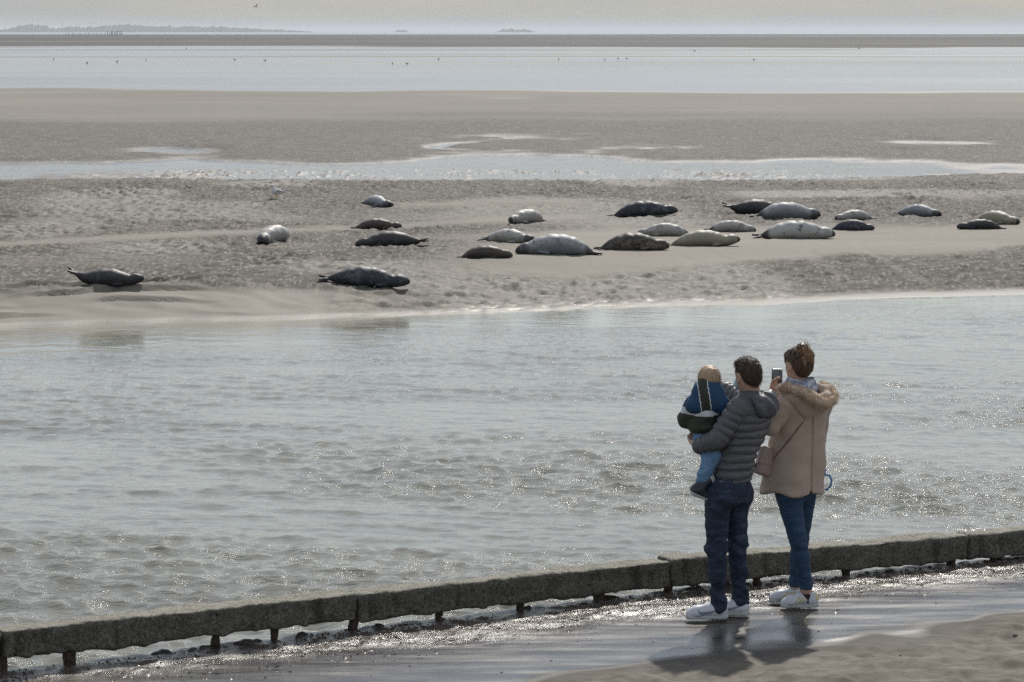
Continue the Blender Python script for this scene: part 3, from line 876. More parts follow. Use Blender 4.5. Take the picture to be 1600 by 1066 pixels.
LEATHER = simple_mat('white_leather', (0.56, 0.58, 0.62), 0.42, 0.06, 25, 0.12, 0.003)
SOLE = simple_mat('white_rubber', (0.46, 0.46, 0.45), 0.6, 0.10, 25, 0.12, 0.003)
MARKG = simple_mat('mark_grey', (0.20, 0.23, 0.27), 0.45, 0.05, 25, 0.05, 0.002)
GOLD = simple_mat('mark_gold', (0.48, 0.40, 0.20), 0.38, 0.08, 25, 0.05, 0.002, metal=0.35)
BLACKC = simple_mat('black_cloth', (0.014, 0.014, 0.016), 0.8, 0.2, 40, 0.1, 0.002)
BOOT = simple_mat('navy_boot', (0.014, 0.019, 0.028), 0.38, 0.2, 20, 0.08, 0.002)
MASKM = simple_mat('mask_blue', (0.42, 0.60, 0.66), 0.8, 0.05, 60, 0.1, 0.002)
def hair_mat(name, dark, light, rough=0.42):
    t = NT(name); p = t.pos('Object')
    n = t.noise(t.scale(p, (90, 90, 14)), 1.0, 4, 0.65); nb = t.noise(p, 14, 3)
    c = t.mix(t.rng(n, 0.32, 0.68), dark, light); c = t.mix(t.rng(nb, 0.35, 0.7, 0, .5), c, dark)
    t.P(color=c, rough=rough, spec=0.3, normal=t.bump(n, 0.6, 0.005)); return t.m
HAIR_M = hair_mat('brown_hair', (0.030, 0.019, 0.013), (0.088, 0.054, 0.036), 0.6)
HAIR_W = hair_mat('streaked_hair', (0.022, 0.013, 0.009), (0.115, 0.062, 0.032))
HAIR_T = hair_mat('tawny_hair', (0.13, 0.070, 0.034), (0.34, 0.20, 0.105))
HAIR_C = hair_mat('blond_hair', (0.30, 0.20, 0.125), (0.56, 0.41, 0.28), 0.5)

def add_head(f, c, R, s=1.0, skull=True):
    """head about centre c; R columns = right, forward, up"""
    q = lambda *p_: c + R @ (np.array(p_) * s)
    S = lambda *r_: np.array(r_) * s
    f.ell(q(0, -.012, .030), S(.074, .096, .088), .03, R)
    f.ell(q(0, .028, -.040), S(.057, .066, .072), .05, R)
    f.cone(q(0, .088, .012), q(0, .112, -.022), .011 * s, .015 * s, .015)
    f.ell(q(0, .085, .030), S(.050, .016, .012), .02, R)
    f.ell(q(0, .090, -.058), S(.024, .010, .008), .012, R); f.ell(q(0, .082, -.088), S(.022, .016, .016), .02, R)
    for sg in (-1, 1):
        f.ell(q(sg * .030, .094, .012), S(.014, .010, .008), .008, R, 'sub'); f.ell(q(sg * .030, .080, .012), S(.013, .013, .012), .002, R)
        f.ell(q(sg * .078, -.004, -.012), S(.010, .020, .032), .010, R); f.ell(q(sg * .084, .000, -.010), S(.006, .010, .016), .006, R, 'sub')

def strands(name, roots, dirs, length, width, segs, droop, mat_, seed, parent, curl=0.3):
    """tapered hair ribbons"""
    r_ = np.random.default_rng(seed); n = len(roots)
    P_ = np.array(roots, float); D = np.array(dirs, float); D /= np.linalg.norm(D, axis=1)[:, None] + 1e-9
    L_ = length * (0.6 + 0.8 * r_.random(n)); side = np.cross(D, r_.normal(0, 1, (n, 3))); side /= np.linalg.norm(side, axis=1)[:, None] + 1e-9
    kick = r_.normal(0, curl, (n, 3)); V_ = []
    cur = P_.copy(); d = D.copy()
    for k in range(segs + 1):
        w = width * (1 - 0.85 * k / segs)
        V_.append(cur + side * w); V_.append(cur - side * w)
        d = d + kick / segs + np.array((0, 0, -droop / segs)); d /= np.linalg.norm(d, axis=1)[:, None]
        cur = cur + d * (L_ / segs)[:, None]
    V_ = np.stack(V_, 1).reshape(-1, 3); m = 2 * (segs + 1)
    q = np.array([(2 * k, 2 * k + 1, 2 * k + 3, 2 * k + 2) for k in range(segs)])
    Q = (q[None] + (np.arange(n) * m)[:, None, None]).reshape(-1, 4)
    return obj(name, mesh_np(name, V_, Q), mat_, parent)

def shoe(parent, c, ang, L, style, tilt=0.0):
    """low sneaker with its toe along ang; c = middle of the sole on the ground"""
    k = L / 0.29
    f = Field((-.17 * k, -.075 * k, -.01), (.17 * k, .075 * k, .16 * k), 0.0046)
    z0 = .030 * k
    f.chain([(-.098 * k, 0, z0 + .022 * k), (-.02 * k, 0, z0 + .024 * k), (.07 * k, .004 * k, z0 + .010 * k), (.108 * k, .002 * k, z0 + .002 * k)], [.041 * k, .043 * k, .043 * k, .033 * k], .03)
    f.cone((-.085 * k, 0, z0 + .02 * k), (-.080 * k, 0, z0 + .070 * k), .044 * k, .042 * k, .03)
    f.cone((-.03 * k, 0, z0 + .035 * k), (.045 * k, 0, z0 + .022 * k), .036 * k, .030 * k, .03)
    f.box((0, 0, -.05 + z0 - .004), (.3, .2, .05), 0.0, 0.004, None, 'sub')
    f.cone((-.075 * k, 0, z0 + .075 * k), (-.075 * k, 0, z0 + .2 * k), .034 * k, .05 * k, .006, None, None, 'sub')
    for j in range(5):
        s_ = .005 + .017 * j
        f.cone((s_ * k, -.022 * k, z0 + (.060 - .0055 * j) * k), (s_ * k + .004, .022 * k, z0 + (.060 - .0055 * j) * k), .0042, .0042, .002)
    me = f.mesh('upper'); fc = face_centers(me)
    s_, yy_, zz_ = fc[:, 0] / k, fc[:, 1] / k, fc[:, 2] / k
    mi = np.zeros(len(fc), int)
    if style == 'swoosh':
        pl = np.array([(-.118, .084), (-.06, .062), (-.005, .047), (.030, .043), (.052, .050), (.062, .066)]); wd = np.array([.002, .006, .010, .012, .008, .003])
        for i in range(5):
            a, b = pl[i], pl[i + 1]; ba = b - a
            tt = np.clip(((s_ - a[0]) * ba[0] + (zz_ - a[1]) * ba[1]) / (ba @ ba), 0, 1)
            dd = np.hypot(s_ - a[0] - tt * ba[0], zz_ - a[1] - tt * ba[1])
            mi[(dd < wd[i] + (wd[i + 1] - wd[i]) * tt) & (np.abs(yy_) > .018)] = 1
    else:
        for j in range(3):
            u = s_ - (.040 - .027 * j) + (zz_ - .04) * 0.75
            mi[(np.abs(u) < .0075) & (zz_ < .088) & (zz_ > .034) & (np.abs(yy_) > .020)] = 1
        mi[(s_ < -.112) & (zz_ > .055)] = 1
    face_mats(me, mi)
    o = obj('shoe', me, [LEATHER, MARKG if style == 'swoosh' else GOLD], parent)
    o.location = c; o.rotation_euler = (0, tilt, ang)
    f = Field((-.17 * k, -.075 * k, -.01), (.17 * k, .075 * k, .06), 0.0046)
    f.cone((-.098 * k, 0, .016 * k), (-.01 * k, 0, .016 * k), .047 * k, .040 * k, .02); f.cone((-.01 * k, 0, .016 * k), (.098 * k, .003 * k, .016 * k), .040 * k, .044 * k, .02)
    f.box((0, 0, -.05 + .002), (.3, .2, .05), 0, .004, None, 'sub'); f.box((0, 0, .05 + .033 * k), (.3, .2, .05), 0, .004, None, 'sub')
    obj('sole', f.mesh('sole'), SOLE, o)
    return o

def surf_y(f, x, z, y0=None):
    """near face of a solid at local x, z"""
    i = int(np.clip(round((x - f.lo[0]) / f.h), 0, f.F.shape[0] - 1)); k = int(np.clip(round((z - f.lo[2]) / f.h), 0, f.F.shape[2] - 1))
    col_ = f.F[i, :, k]; w = np.nonzero(col_ < 0)[0]
    return f.ax[1][w[0]] if len(w) else (0.0 if y0 is None else y0)

def tube(name, pts, rad, mat_, parent=None, flat=None, h=0.005):
    pts = np.array(pts, float); lo = pts.min(0) - rad * 2 - .02; hi = pts.max(0) + rad * 2 + .02
    f = Field(lo, hi, h)
    for a, b in zip(pts[:-1], pts[1:]): f.cone(a, b, rad, rad, rad, sq=flat)
    return obj(name, f.mesh(name), mat_, parent)

def puff(spacing, amp, off=0.0):
    """down baffles: fat between stitch lines, pinched at them"""
    def fn(t, x, y, z):
        ph = np.abs(np.sin(np.pi * (t + off + 0.013 * noise3(x * 6, y * 6, z * 6, 77) + 0.006 * noise3(x * 15, y * 15, z * 15, 79)) / spacing))
        return amp * (0.75 - ph ** 0.55) + 0.0035 * noise3(x * 26, y * 26, z * 26, 78)
    return fn
def folds(amp, fx, fz, seed):
    return lambda x, y, z: amp * noise3(x * fx, y * fx, z * fz, seed) + amp * 0.5 * noise3(x * fx * 2.1, y * fx * 2.1, z * fz * 2.2, seed + 1)

# ------------------------------------------------------------------ the man with the child
mg = ground_z(1.4, 21.4)
fl = at_z(1104, 967.5, mg); fr = at_z(1138, 961.5, mg)
MX, MY = (fl[0] + fr[0]) / 2, (fl[1] + fr[1]) / 2
def Jm(px, py, dy=0.0): return at_y(px, py, MY + dy) - np.array((MX, MY, mg))
A_T = math.radians(52); A_H = math.radians(66)
yl, yr = fl[1] - MY, fr[1] - MY
l_ank = Jm(1123, 944, yl); r_ank = Jm(1157, 940, yr)
l_kn = Jm(1119, 857, yl * .8 - .02); r_kn = Jm(1152, 853, yr * .8)
l_hip = Jm(1122, 776, -.075); r_hip = Jm(1148, 776, .075)
hem = Jm(1143, 748); waist = Jm(1150, 715); chest = Jm(1165, 668, .0); shl = Jm(1174, 634); neck = Jm(1174, 614)
l_sh = Jm(1154, 638, -.135); r_sh = Jm(1194, 633, .135)
l_el = Jm(1121, 688, -.17); l_wr = Jm(1092, 697, -.07); r_el = Jm(1160, 624, .36); r_wr = Jm(1128, 606, .50)
hc = Jm(1168.5, 588)
RH = rotz(math.radians(32)) @ rotx(math.radians(-4))

man = None
f = Field((-.55, -.45, -.01), (.50, .70, 1.86), 0.0078)
f.chain([hem, waist, chest, shl], [.085, .085, .088, .07], .05)
f.cone(shl, neck, .062, .056, .04); f.cone(neck, hc + RH @ V3(0, -.015, -.05), .056, .058, .03)
f.cone(shl, l_sh, .06, .05, .04); f.cone(shl, r_sh, .06, .05, .04)
for a, b, c_ in ((l_sh, l_el, l_wr), (r_sh, r_el, r_wr)):
    f.chain([a, b, c_], [.050, .040, .028], .02)
for a, b, c_ in ((l_hip, l_kn, l_ank), (r_hip, r_kn, r_ank)):
    f.chain([hem, a, b, c_], [.085, .062, .034, .028], .03); f.cone(c_, c_ + V3(-.02, 0, -.05), .036, .034, .02); f.cone(c_ + V3(0, 0, -.065), c_ + V3(-.12, 0, -.085), .030, .022, .02)
# left hand under the child, right hand pointing
def hand(f, wr, d, up, s=1.0, curl=0.5, point=False, side=1):
    d = d / np.linalg.norm(d); up = up - (up @ d) * d; up /= np.linalg.norm(up); w = np.cross(d, up) * side
    pc = wr + d * .05 * s
    f.cone(wr, pc, .026 * s, .030 * s, .015); f.cone(pc - w * .016 * s, pc + d * .035 * s - w * .022 * s, .019 * s, .016 * s, .012); f.cone(pc + w * .016 * s, pc + d * .035 * s + w * .022 * s, .019 * s, .016 * s, .012)
    for j, (o_, ln) in enumerate(((-.030, .062), (-.010, .074), (.010, .070), (.029, .055))):
        a = pc + d * .042 * s + w * o_ * s; c2 = 0.1 if (point and j == 0) else curl
        k1 = a + (d * math.cos(c2 * .6) - up * math.sin(c2 * .6)) * ln * .45 * s; k2 = k1 + (d * math.cos(c2 * 1.5) - up * math.sin(c2 * 1.5)) * ln * .33 * s; k3 = k2 + (d * math.cos(c2 * 2.3) - up * math.sin(c2 * 2.3)) * ln * .27 * s
        f.chain([a, k1, k2, k3], [.0098 * s, .0092 * s, .0085 * s, .0078 * s], .004)
    a = pc - w * .026 * s - d * .012 * s
    f.chain([a, a - w * .026 * s + d * .022 * s - up * .008 * s, a - w * .028 * s + d * .050 * s - up * .022 * s], [.012 * s, .0105 * s, .0088 * s], .006)
hand(f, l_wr, V3(-.25, .85, .20), V3(0.1, .1, -1), 1.0, .45, side=1)
hand(f, r_wr, r_wr - r_el, V3(0, 0, 1), 1.0, 1.1, True)
add_head(f, hc, RH, 1.0)
me = f.mesh('person')
man = obj('person', me, SKIN, None, (MX, MY, mg))
tag(man, 'adult in grey quilted jacket and dark jeans carrying a toddler on the left arm', 'person')

f = Field(hc - .16, hc + .16, 0.0052)
q = lambda *p_: hc + RH @ np.array(p_)
f.ell(q(0, -.014, .034), (.077, .099, .091), .01, RH); f.ell(q(0, -.058, -.014), (.060, .045, .055), .03, RH); f.ell(q(0, .05, .085), (.06, .05, .035), .03, RH)
f.ell(q(0, .125, -.055), (.14, .105, .098), .012, RH, 'sub')
for sg in (-1, 1): f.ell(q(sg * .086, .012, -.034), (.034, .044, .060), .008, RH, 'sub')
f.displace(lambda x, y, z: .0045 * noise3(x * 70, y * 70, z * 18, 5) + .003 * noise3(x * 130, y * 130, z * 40, 6))
hair = obj('hair', f.mesh('hair'), HAIR_M, man)
hv_ = verts_of(hair.data); rs = np.random.default_rng(2); pick = rs.choice(len(hv_), 4500)
nd = (hv_[pick] - hc); nd /= np.linalg.norm(nd, axis=1)[:, None]
strands('hair_tuft', hv_[pick] - nd * .004, nd * .35 + (RH @ V3(0, -.3, -.75))[None] * (1 - nd[:, 2:3] * .8), 0.019, .0008, 3, .3, HAIR_M, 4, hair)
# face mask: cheek panel and ear loop
f = Field(hc - .16, hc + .16, 0.005)
f.ell(q(0, .050, -.048), (.064, .066, .056), .0, RH); f.ell(q(0, .020, -.05), (.060, .075, .075), .0, RH, 'sub')
f.box(q(0, -.06, 0), (.2, .085, .2), 0, 0, RH, 'sub')
mk = obj('face_mask', f.mesh('face_mask'), MASKM, man)
tube('ear_loop', [q(-.060, .040, -.030), q(-.077, .015, -.012), q(-.080, -.020, -.002)], .0022, MASKM, mk, h=.003)

# jeans
f = Field((-.30, -.32, .03), (.30, .34, 1.06), 0.0072)
zh = hem[2]
f.loft([l_hip[2] - .05, l_hip[2] + .03, zh - .01, zh + .05], [l_hip[0] * .5 + r_hip[0] * .5 + .012, (l_hip[0] + r_hip[0]) / 2 + .014, hem[0], hem[0]], [0.0] * 4, [.150, .160, .152, .145], [.115, .128, .118, .112], [A_H] * 4, .04)
wr_l = folds(.0065, 10, 26, 31); wr_r = folds(.0065, 10, 26, 33)
def legd(seed, kz):
    def fn(t, x, y, z):
        w = .4 + 1.0 * np.exp(-((z - kz) / .09) ** 2) + 1.3 * np.exp(-((z - .17) / .10) ** 2)
        return .0095 * w * (noise3(x * 9 + z * 14, y * 9 - z * 7, z * 19 + x * 12, seed) + .55 * noise3(x * 19 - z * 22, y * 19, z * 40 - x * 24, seed + 1))
    return fn
for a, b, c_, sd in ((l_hip, l_kn, l_ank, 41), (r_hip, r_kn, r_ank, 43)):
    bt = c_ + V3(0, 0, -.012)
    f.chain([a + V3(0, 0, .02), b, b + (bt - b) * .45, bt], [.094, .067, .058, .053], .025, legd(sd, b[2]))
    f.cone(bt + V3(0, 0, -.012), bt + V3(0, 0, .02), .057, .058, .008)
bk = V3(math.sin(A_H), -math.cos(A_H), 0)
for sg, off in ((-1, l_hip), (1, r_hip)):
    f.ell(off + bk * .045 + V3(0, 0, .015), (.085, .085, .095), .05)
# back pockets and seat seam as relief
ctr = (l_hip + r_hip) / 2
lat = V3(math.cos(A_H), math.sin(A_H), 0)
def seat(x, y, z):
    u = (x - ctr[0]) * lat[0] + (y - ctr[1]) * lat[1]; b_ = (x - ctr[0]) * bk[0] + (y - ctr[1]) * bk[1]; w = z - ctr[2]
    pk = np.zeros_like(x)
    for c0 in (-.078, .078):
        du = np.abs(u - c0); dz = np.abs(w - .075)
        pk = pk + (1 - sstep(.055, .060, du)) * (1 - sstep(.062, .067, dz))
    return np.where(b_ > 0, -.0035 * np.clip(pk, 0, 1) + .006 * (1 - sstep(.004, .012, np.abs(u))) * (w > -.03), 0)
f.displace(lambda x, y, z: seat(x, y, z) + .003 * noise3(x * 14, y * 14, z * 34, 47))
jeans = obj('jeans', f.mesh('jeans'), DENIM_D, man)
for nm_, ank, yy_ in (('l', l_ank, yl), ('r', r_ank, yr)):
    pass
shoe(man, fl - np.array((MX, MY, mg)) + V3(0, 0, .002), math.pi + .04, .292, 'swoosh')
shoe(man, fr - np.array((MX, MY, mg)) + V3(0, 0, .002), math.pi - .10, .292, 'swoosh')

# quilted jacket
jf = Field((-.42, -.40, hem[2] - .06), (.36, .62, neck[2] + .10), 0.0068)
zs = [hem[2] - .012, hem[2] + .05, waist[2], chest[2] - .03, chest[2] + .05, shl[2] + .005, shl[2] + .05, neck[2] + .02]
ci = lambda k_: [np.interp(z_, [hem[2], waist[2], chest[2], shl[2], neck[2]], [p_[k_] for p_ in (hem, waist, chest, shl, neck)]) for z_ in zs]
tq = puff(.056, .015)
jf.loft(zs, ci(0), [0.0] * 8, [.158, .164, .168, .190, .196, .165, .105, .066], [.122, .124, .126, .136, .136, .112, .082, .066], [A_H, A_H, A_H - .05, A_T, A_T, A_T, A_T, A_T], .03, lambda x, y, z: tq(z + .10 * (x - y) * .3, x, y, z), 2.3)
sq_ = puff(.050, .014)
jf.cone(shl + (l_sh - shl) * .55, l_sh, .085, .078, .05); jf.cone(shl + (r_sh - shl) * .55, r_sh, .085, .078, .05)
slm = Field(np.minimum(np.minimum(l_sh, l_el), l_wr) - .14, np.maximum(np.maximum(l_sh, l_el), l_wr) + .14, .0062)
slm.chain([l_sh, l_el, l_el + (l_wr - l_el) * .98], [.078, .070, .053], .018, sq_)
jf.chain([r_sh, r_el, r_wr], [.078, .062, .050], .018, sq_)
# collar and hood bundle
bkT = V3(math.sin(A_T), -math.cos(A_T), 0); latT = V3(math.cos(A_T), math.sin(A_T), 0)
hb = neck + V3(0, 0, -.025)
RT = rotz(A_T)
for an in np.linspace(0, 2 * math.pi, 13)[:-1]:
    a = hb + RT @ V3(.068 * math.cos(an), .070 * math.sin(an) - .008, .012 * math.sin(an)); b = hb + RT @ V3(.068 * math.cos(an + .5236), .070 * math.sin(an + .5236) - .008, .012 * math.sin(an + .5236))
    jf.cone(a, b, .024, .024, .02)
def hfold(u, v, w): return .010 * np.sin(u * 58 + w * 40) * np.clip(1 - np.abs(u) * 5, 0, 1) + .004 * noise3(u * 30, v * 30, w * 30, 55)
hood_f = Field(hb - .30, hb + .30, .0062)
hood_f.ell(hb + bkT * .105 + V3(.012, 0, -.052), (.118, .062, .088), .02, RT @ rotx(-.30), 'add', hfold)
hood_f.ell(hb + bkT * .080 + latT * .080 + V3(0, 0, -.004), (.062, .058, .052), .012, RT, 'add', hfold)
hood_f.ell(hb + bkT * .085 - latT * .060 + V3(0, 0, -.006), (.060, .050, .045), .012, RT, 'add', hfold)
hood_f.cone(hb + bkT * .10 - latT * .09 + V3(0, 0, -.02), hb + bkT * .135 + latT * .06 + V3(0, 0, -.06), .030, .034, .010)
hood_f.displace(lambda x, y, z: .005 * noise3(x * 16, y * 16, z * 22, 57))
jf.displace(lambda x, y, z: .004 * noise3(x * 13, y * 13, z * 17, 58))
jacket = obj('jacket', jf.mesh('jacket'), NYLON, man)
obj('hood', hood_f.mesh('hood'), NYLON, jacket)
obj('sleeve', slm.mesh('sleeve'), NYLON, jacket)
f = Field((-.3, -.3, hem[2] - .05), (.3, .3, hem[2] + .05), .0072)
f.loft([hem[2] - .03, hem[2] - .004], [hem[0]] * 2, [0, 0], [.158, .156], [.124, .122], [A_H] * 2, 0)
obj('belt', f.mesh('belt'), BLACKC, jeans)

# ------------------------------------------------------------------ the toddler
CY = MY + .03
def Jc(px, py, dy=0.0): return at_y(px, py, CY + dy) - c_org
c_org = at_y(1104, 690, CY)
c_hc = Jc(1106.5, 596, .0); RC = rotz(math.radians(16)) @ rotx(.06)
c_nk = Jc(1106, 615, .0); c_ch = Jc(1105, 640); c_pv = Jc(1104, 683, .01)
c_lsh = Jc(1086, 630, -.02); c_lel = Jc(1073, 655, .03); c_lwr = Jc(1085, 662, .16)
c_rsh = Jc(1124, 630, .02); c_rel = Jc(1134, 652, .07); c_rwr = Jc(1122, 655, .18)
c_lh = Jc(1099, 690, -.03); c_lk = Jc(1113, 711, -.115); c_la = Jc(1099, 752, -.13)
c_rh = Jc(1110, 690, .06); c_rk = Jc(1131, 712, .13); c_ra = Jc(1134, 752, .17)
f = Field((-.28, -.30, -.42), (.30, .36, .60), .0076)
f.chain([c_pv, c_ch, c_nk], [.085, .088, .045], .04); f.cone(c_nk, c_hc, .042, .05, .03)
add_head(f, c_hc, RC, .86)
for a, b, c_, d in ((c_ch, c_lsh, c_lel, c_lwr), (c_ch, c_rsh, c_rel, c_rwr)): f.chain([a, b, c_, d], [.05, .04, .032, .024], .02)
hand(f, c_lwr, c_lwr - c_lel, V3(0, 0, 1), .60, .7); hand(f, c_rwr, c_rwr - c_rel, V3(0, 0, 1), .60, .7)
for a, b, c_ in ((c_lh, c_lk, c_la), (c_rh, c_rk, c_ra)): f.chain([c_pv, a, b, c_], [.07, .055, .040, .030], .02); f.cone(c_, c_ + V3(.012, 0, -.06), .024, .02, .02)
kid = obj('person', f.mesh('person'), SKIN, None, c_org)
tag(kid, 'toddler in blue and olive hooded jacket and navy boots, carried by the adult in grey', 'person')
f = Field(c_hc - .15, c_hc + .15, .005)
qc = lambda *p_: c_hc + RC @ (np.array(p_) * .86)
f.ell(qc(0, -.016, .034), np.array((.085, .107, .097)) * .86, .01, RC); f.ell(qc(0, -.06, -.03), np.array((.070, .055, .070)) * .86, .03, RC)
f.ell(qc(0, .125, -.055), np.array((.14, .105, .098)) * .86, .012, RC, 'sub')
for sg in (-1, 1): f.ell(qc(sg * .085, .012, -.030), np.array((.030, .032, .048)) * .86, .008, RC, 'sub')
f.displace(lambda x, y, z: .004 * noise3(x * 60, y * 60, z * 20, 15))
ch = obj('hair', f.mesh('hair'), HAIR_C, kid)
hv_ = verts_of(ch.data); pick = rs.choice(len(hv_), 3500); nd = hv_[pick] - c_hc; nd /= np.linalg.norm(nd, axis=1)[:, None]
strands('hair_tuft', hv_[pick] - nd * .004, nd * .4 + np.array((0.25, -.15, -.45))[None], .018, .0008, 3, .4, HAIR_C, 6, ch, .4)

f = Field((-.26, -.26, -.02), (.28, .32, .50), .0062)
zc = [c_pv[2] + .03, c_pv[2] + .07, c_ch[2] - .02, c_ch[2] + .05, c_nk[2] - .01, c_nk[2] + .03]
f.loft(zc, np.interp(zc, [c_pv[2], c_ch[2], c_nk[2]], [c_pv[0], c_ch[0], c_nk[0]]), [0] * 6, [.112, .128, .132, .128, .085, .062], [.098, .110, .112, .106, .075, .06], [math.radians(16)] * 6, .03)
f.chain([c_lsh, c_lel, c_lwr], [.066, .060, .044], .02); f.chain([c_rsh, c_rel, c_rwr], [.066, .058, .044], .02)
f.displace(folds(.007, 11, 22, 61))
me = f.mesh('jacket'); fc = face_centers(me)
band = c_ch[2] - .010 + .25 * np.abs(fc[:, 0] - c_ch[0] + .01) ** 1.35 + .03 * (fc[:, 0] - c_ch[0])
face_mats(me, np.where(fc[:, 2] > band + .020, 0, np.where(fc[:, 2] > band - .026, 2, 1)))
kj = obj('jacket', me, [BLUEJ, OLIVEJ, WHITEJ], kid)
# the hood hanging open behind the head
f = Field((-.24, -.30, .02), (.26, .16, .52), .0058)
f.ell(Jc(1106, 622, -.075), (.118, .062, .112), .03); f.ell(Jc(1106, 604, -.05), (.088, .060, .075), .04); f.ell(Jc(1128, 634, -.085), (.060, .045, .055), .04); f.ell(Jc(1085, 634, -.075), (.060, .045, .055), .04)
f.ell(c_hc + V3(0, .03, .03), (.088, .11, .10), .012, None, 'sub')
f.displace(folds(.006, 9, 13, 66))
me = f.mesh('hood'); fc = face_centers(me)
cxs = np.interp(fc[:, 2], [Jc(1, 650)[2], Jc(1, 597)[2]], [Jc(1104, 650)[0], Jc(1096, 597)[0]])
u = fc[:, 0] - cxs; hw = .030
face_mats(me, np.where(np.abs(u) < hw, 1, np.where(np.abs(u) < hw + .0065, 2, 0)))
obj('hood', me, [BLUEJ, OLIVEJ, WHITEJ], kj)
f = Field((-.20, -.26, -.36), (.24, .30, .10), .0068)
f.chain([c_pv + V3(0, 0, .03), c_pv - V3(0, 0, .02)], [.092, .085], .03)
for a, b, c_, sd in ((c_lh, c_lk, c_la, 71), (c_rh, c_rk, c_ra, 73)): f.chain([a, b, c_ + V3(0, 0, .02)], [.074, .062, .050], .025, lambda t, x, y, z, sd=sd: .006 * noise3(x * 14, y * 14, z * 36, sd))
kjn = obj('jeans', f.mesh('jeans'), DENIM_L, kid)
def boot(ank, toe, heel, parent):
    """rain boot: shaft and foot; sole along heel-toe"""
    mid = (toe + heel) / 2; d = (toe - heel) / np.linalg.norm(toe - heel); n = np.array((-d[2], 0, d[0])); n = n if n[2] > 0 else -n
    lo = np.minimum(np.minimum(toe, heel), ank) - .09; hi = np.maximum(np.maximum(toe, heel), ank) + .10
    f = Field(lo, hi, .0052)
    sh = ank + (ank - (heel + n * .05)) * .55
    f.cone(heel + n * .040 + d * .035, sh, .040, .047, .02); f.cone(heel + n * .036 + d * .035, toe + n * .030 - d * .035, .038, .033, .03)
    f.displace(lambda x, y, z: .002 * noise3(x * 20, y * 20, z * 20, 81))
    me = f.mesh('boot'); fc = face_centers(me)
    ax = sh - ank; ax /= np.linalg.norm(ax); tt = (fc - sh) @ ax; hh = (fc - heel) @ n
    face_mats(me, np.where((tt > .002) & (tt < .026), 1, np.where((hh < .016), 1, 0)) * ((tt < .012) | (tt > .018)))
    return obj('boot', me, [BOOT, WHITEJ], parent)
boot(c_la, Jc(1108, 784, -.13), Jc(1077.5, 770, -.15), kid)
boot(c_ra, Jc(1150, 784, .19), Jc(1121, 774, .17), kid)

# ------------------------------------------------------------------ the woman
wg = ground_z(1.95, 21.8)
wl = at_z(1249, 949.5, wg); wrf = at_z(1231, 941.5, wg)
WX, WY = (wl[0] + wrf[0]) / 2, (wl[1] + wrf[1]) / 2
W0 = np.array((WX, WY, wg))
def Jw(px, py, dy=0.0): return at_y(px, py, WY + dy) - W0
B_T = math.radians(30)
yl, yr = wl[1] - WY, wrf[1] - WY
w_la = Jw(1259, 920, yl); w_ra = Jw(1243, 916, yr)
w_lk = Jw(1247, 846, yl - .02); w_rk = Jw(1250, 846, yr + .03)
w_lh = Jw(1229, 764, -.06); w_rh = Jw(1256, 764, .06)
w_pv = Jw(1243, 748); w_ws = Jw(1246, 690); w_ch = Jw(1252, 655); w_shl = Jw(1255, 626); w_nk = Jw(1252, 605)
w_lsh = Jw(1226, 636, -.13); w_rsh = Jw(1283, 634, .09)
w_lel = Jw(1204, 667, -.15); w_lwr = Jw(1209, 621, .12); w_rel = Jw(1276, 690, .22); w_rwr = Jw(1232, 640, .36)
w_hc = Jw(1246, 570); RW = rotz(math.radians(36)) @ rotx(-.12)
f = Field((-.45, -.35, -.01), (.42, .55, 1.90), .0078)
f.chain([w_pv, w_ws, w_ch, w_shl], [.115, .095, .105, .08], .05)
f.cone(w_shl, w_nk, .065, .048, .04); f.cone(w_nk, w_hc + RW @ V3(0, -.015, -.05), .046, .050, .03)
f.cone(w_shl, w_lsh, .07, .055, .04); f.cone(w_shl, w_rsh, .07, .055, .04)
f.chain([w_lsh, w_lel, w_lwr], [.045, .036, .025], .02); f.chain([w_rsh, w_rel, w_rwr], [.045, .036, .025], .02)
for a, b, c_ in ((w_lh, w_lk, w_la), (w_rh, w_rk, w_ra)):
    f.chain([w_pv, a, b, b + (c_ - b) * .3, c_], [.095, .065, .036, .036, .036], .03); f.cone(c_, c_ + V3(.008, 0, -.06), .038, .036, .02); f.cone(c_ + V3(0, 0, -.075), c_ + V3(-.11, 0, -.09), .028, .020, .02)
ph_c = Jw(1214, 594, .19)
hand(f, w_lwr, V3(-.03, .02, 1), V3(-.75, .55, 0), .95, .55, side=1)
hand(f, w_rwr, V3(-.5, .05, .85), V3(.3, -.9, 0), .95, .6)
add_head(f, w_hc, RW, .97)
woman = obj('person', f.mesh('person'), SKIN, None, W0)
tag(woman, 'adult in taupe coat with fur-trimmed hood and blue jeans taking a phone picture', 'person')

f = Field(w_hc - .19, w_hc + .22, .0054)
qw = lambda *p_: w_hc + RW @ (np.array(p_) * .97)
f.ell(qw(0, -.018, .028), (.078, .100, .087), .01, RW); f.ell(qw(0, -.062, -.026), (.066, .052, .066), .03, RW); f.ell(qw(0, .05, .070), (.060, .055, .034), .03, RW)
f.ell(qw(0, .128, -.055), (.14, .105, .098), .012, RW, 'sub')
for sg in (-1, 1): f.ell(qw(sg * .085, .012, -.030), (.028, .032, .048), .008, RW, 'sub')
bn = Jw(1256, 547, -.050)
f.ell(bn, (.040, .040, .046), .012); f.ell(bn + V3(.026, -.01, -.035), (.034, .034, .050), .015); f.ell(bn + V3(-.02, 0, .018), (.032, .03, .028), .02)
f.chain([bn + V3(.04, -.005, -.02), bn + V3(.053, -.005, -.08), bn + V3(.055, 0, -.135)], [.026, .020, .009], .015)
f.displace(lambda x, y, z: .006 * noise3(x * 60 + z * 20, y * 60, z * 22, 25) + .004 * noise3(x * 110, y * 110, z * 40, 26))
me = f.mesh('hair'); fc = face_centers(me)
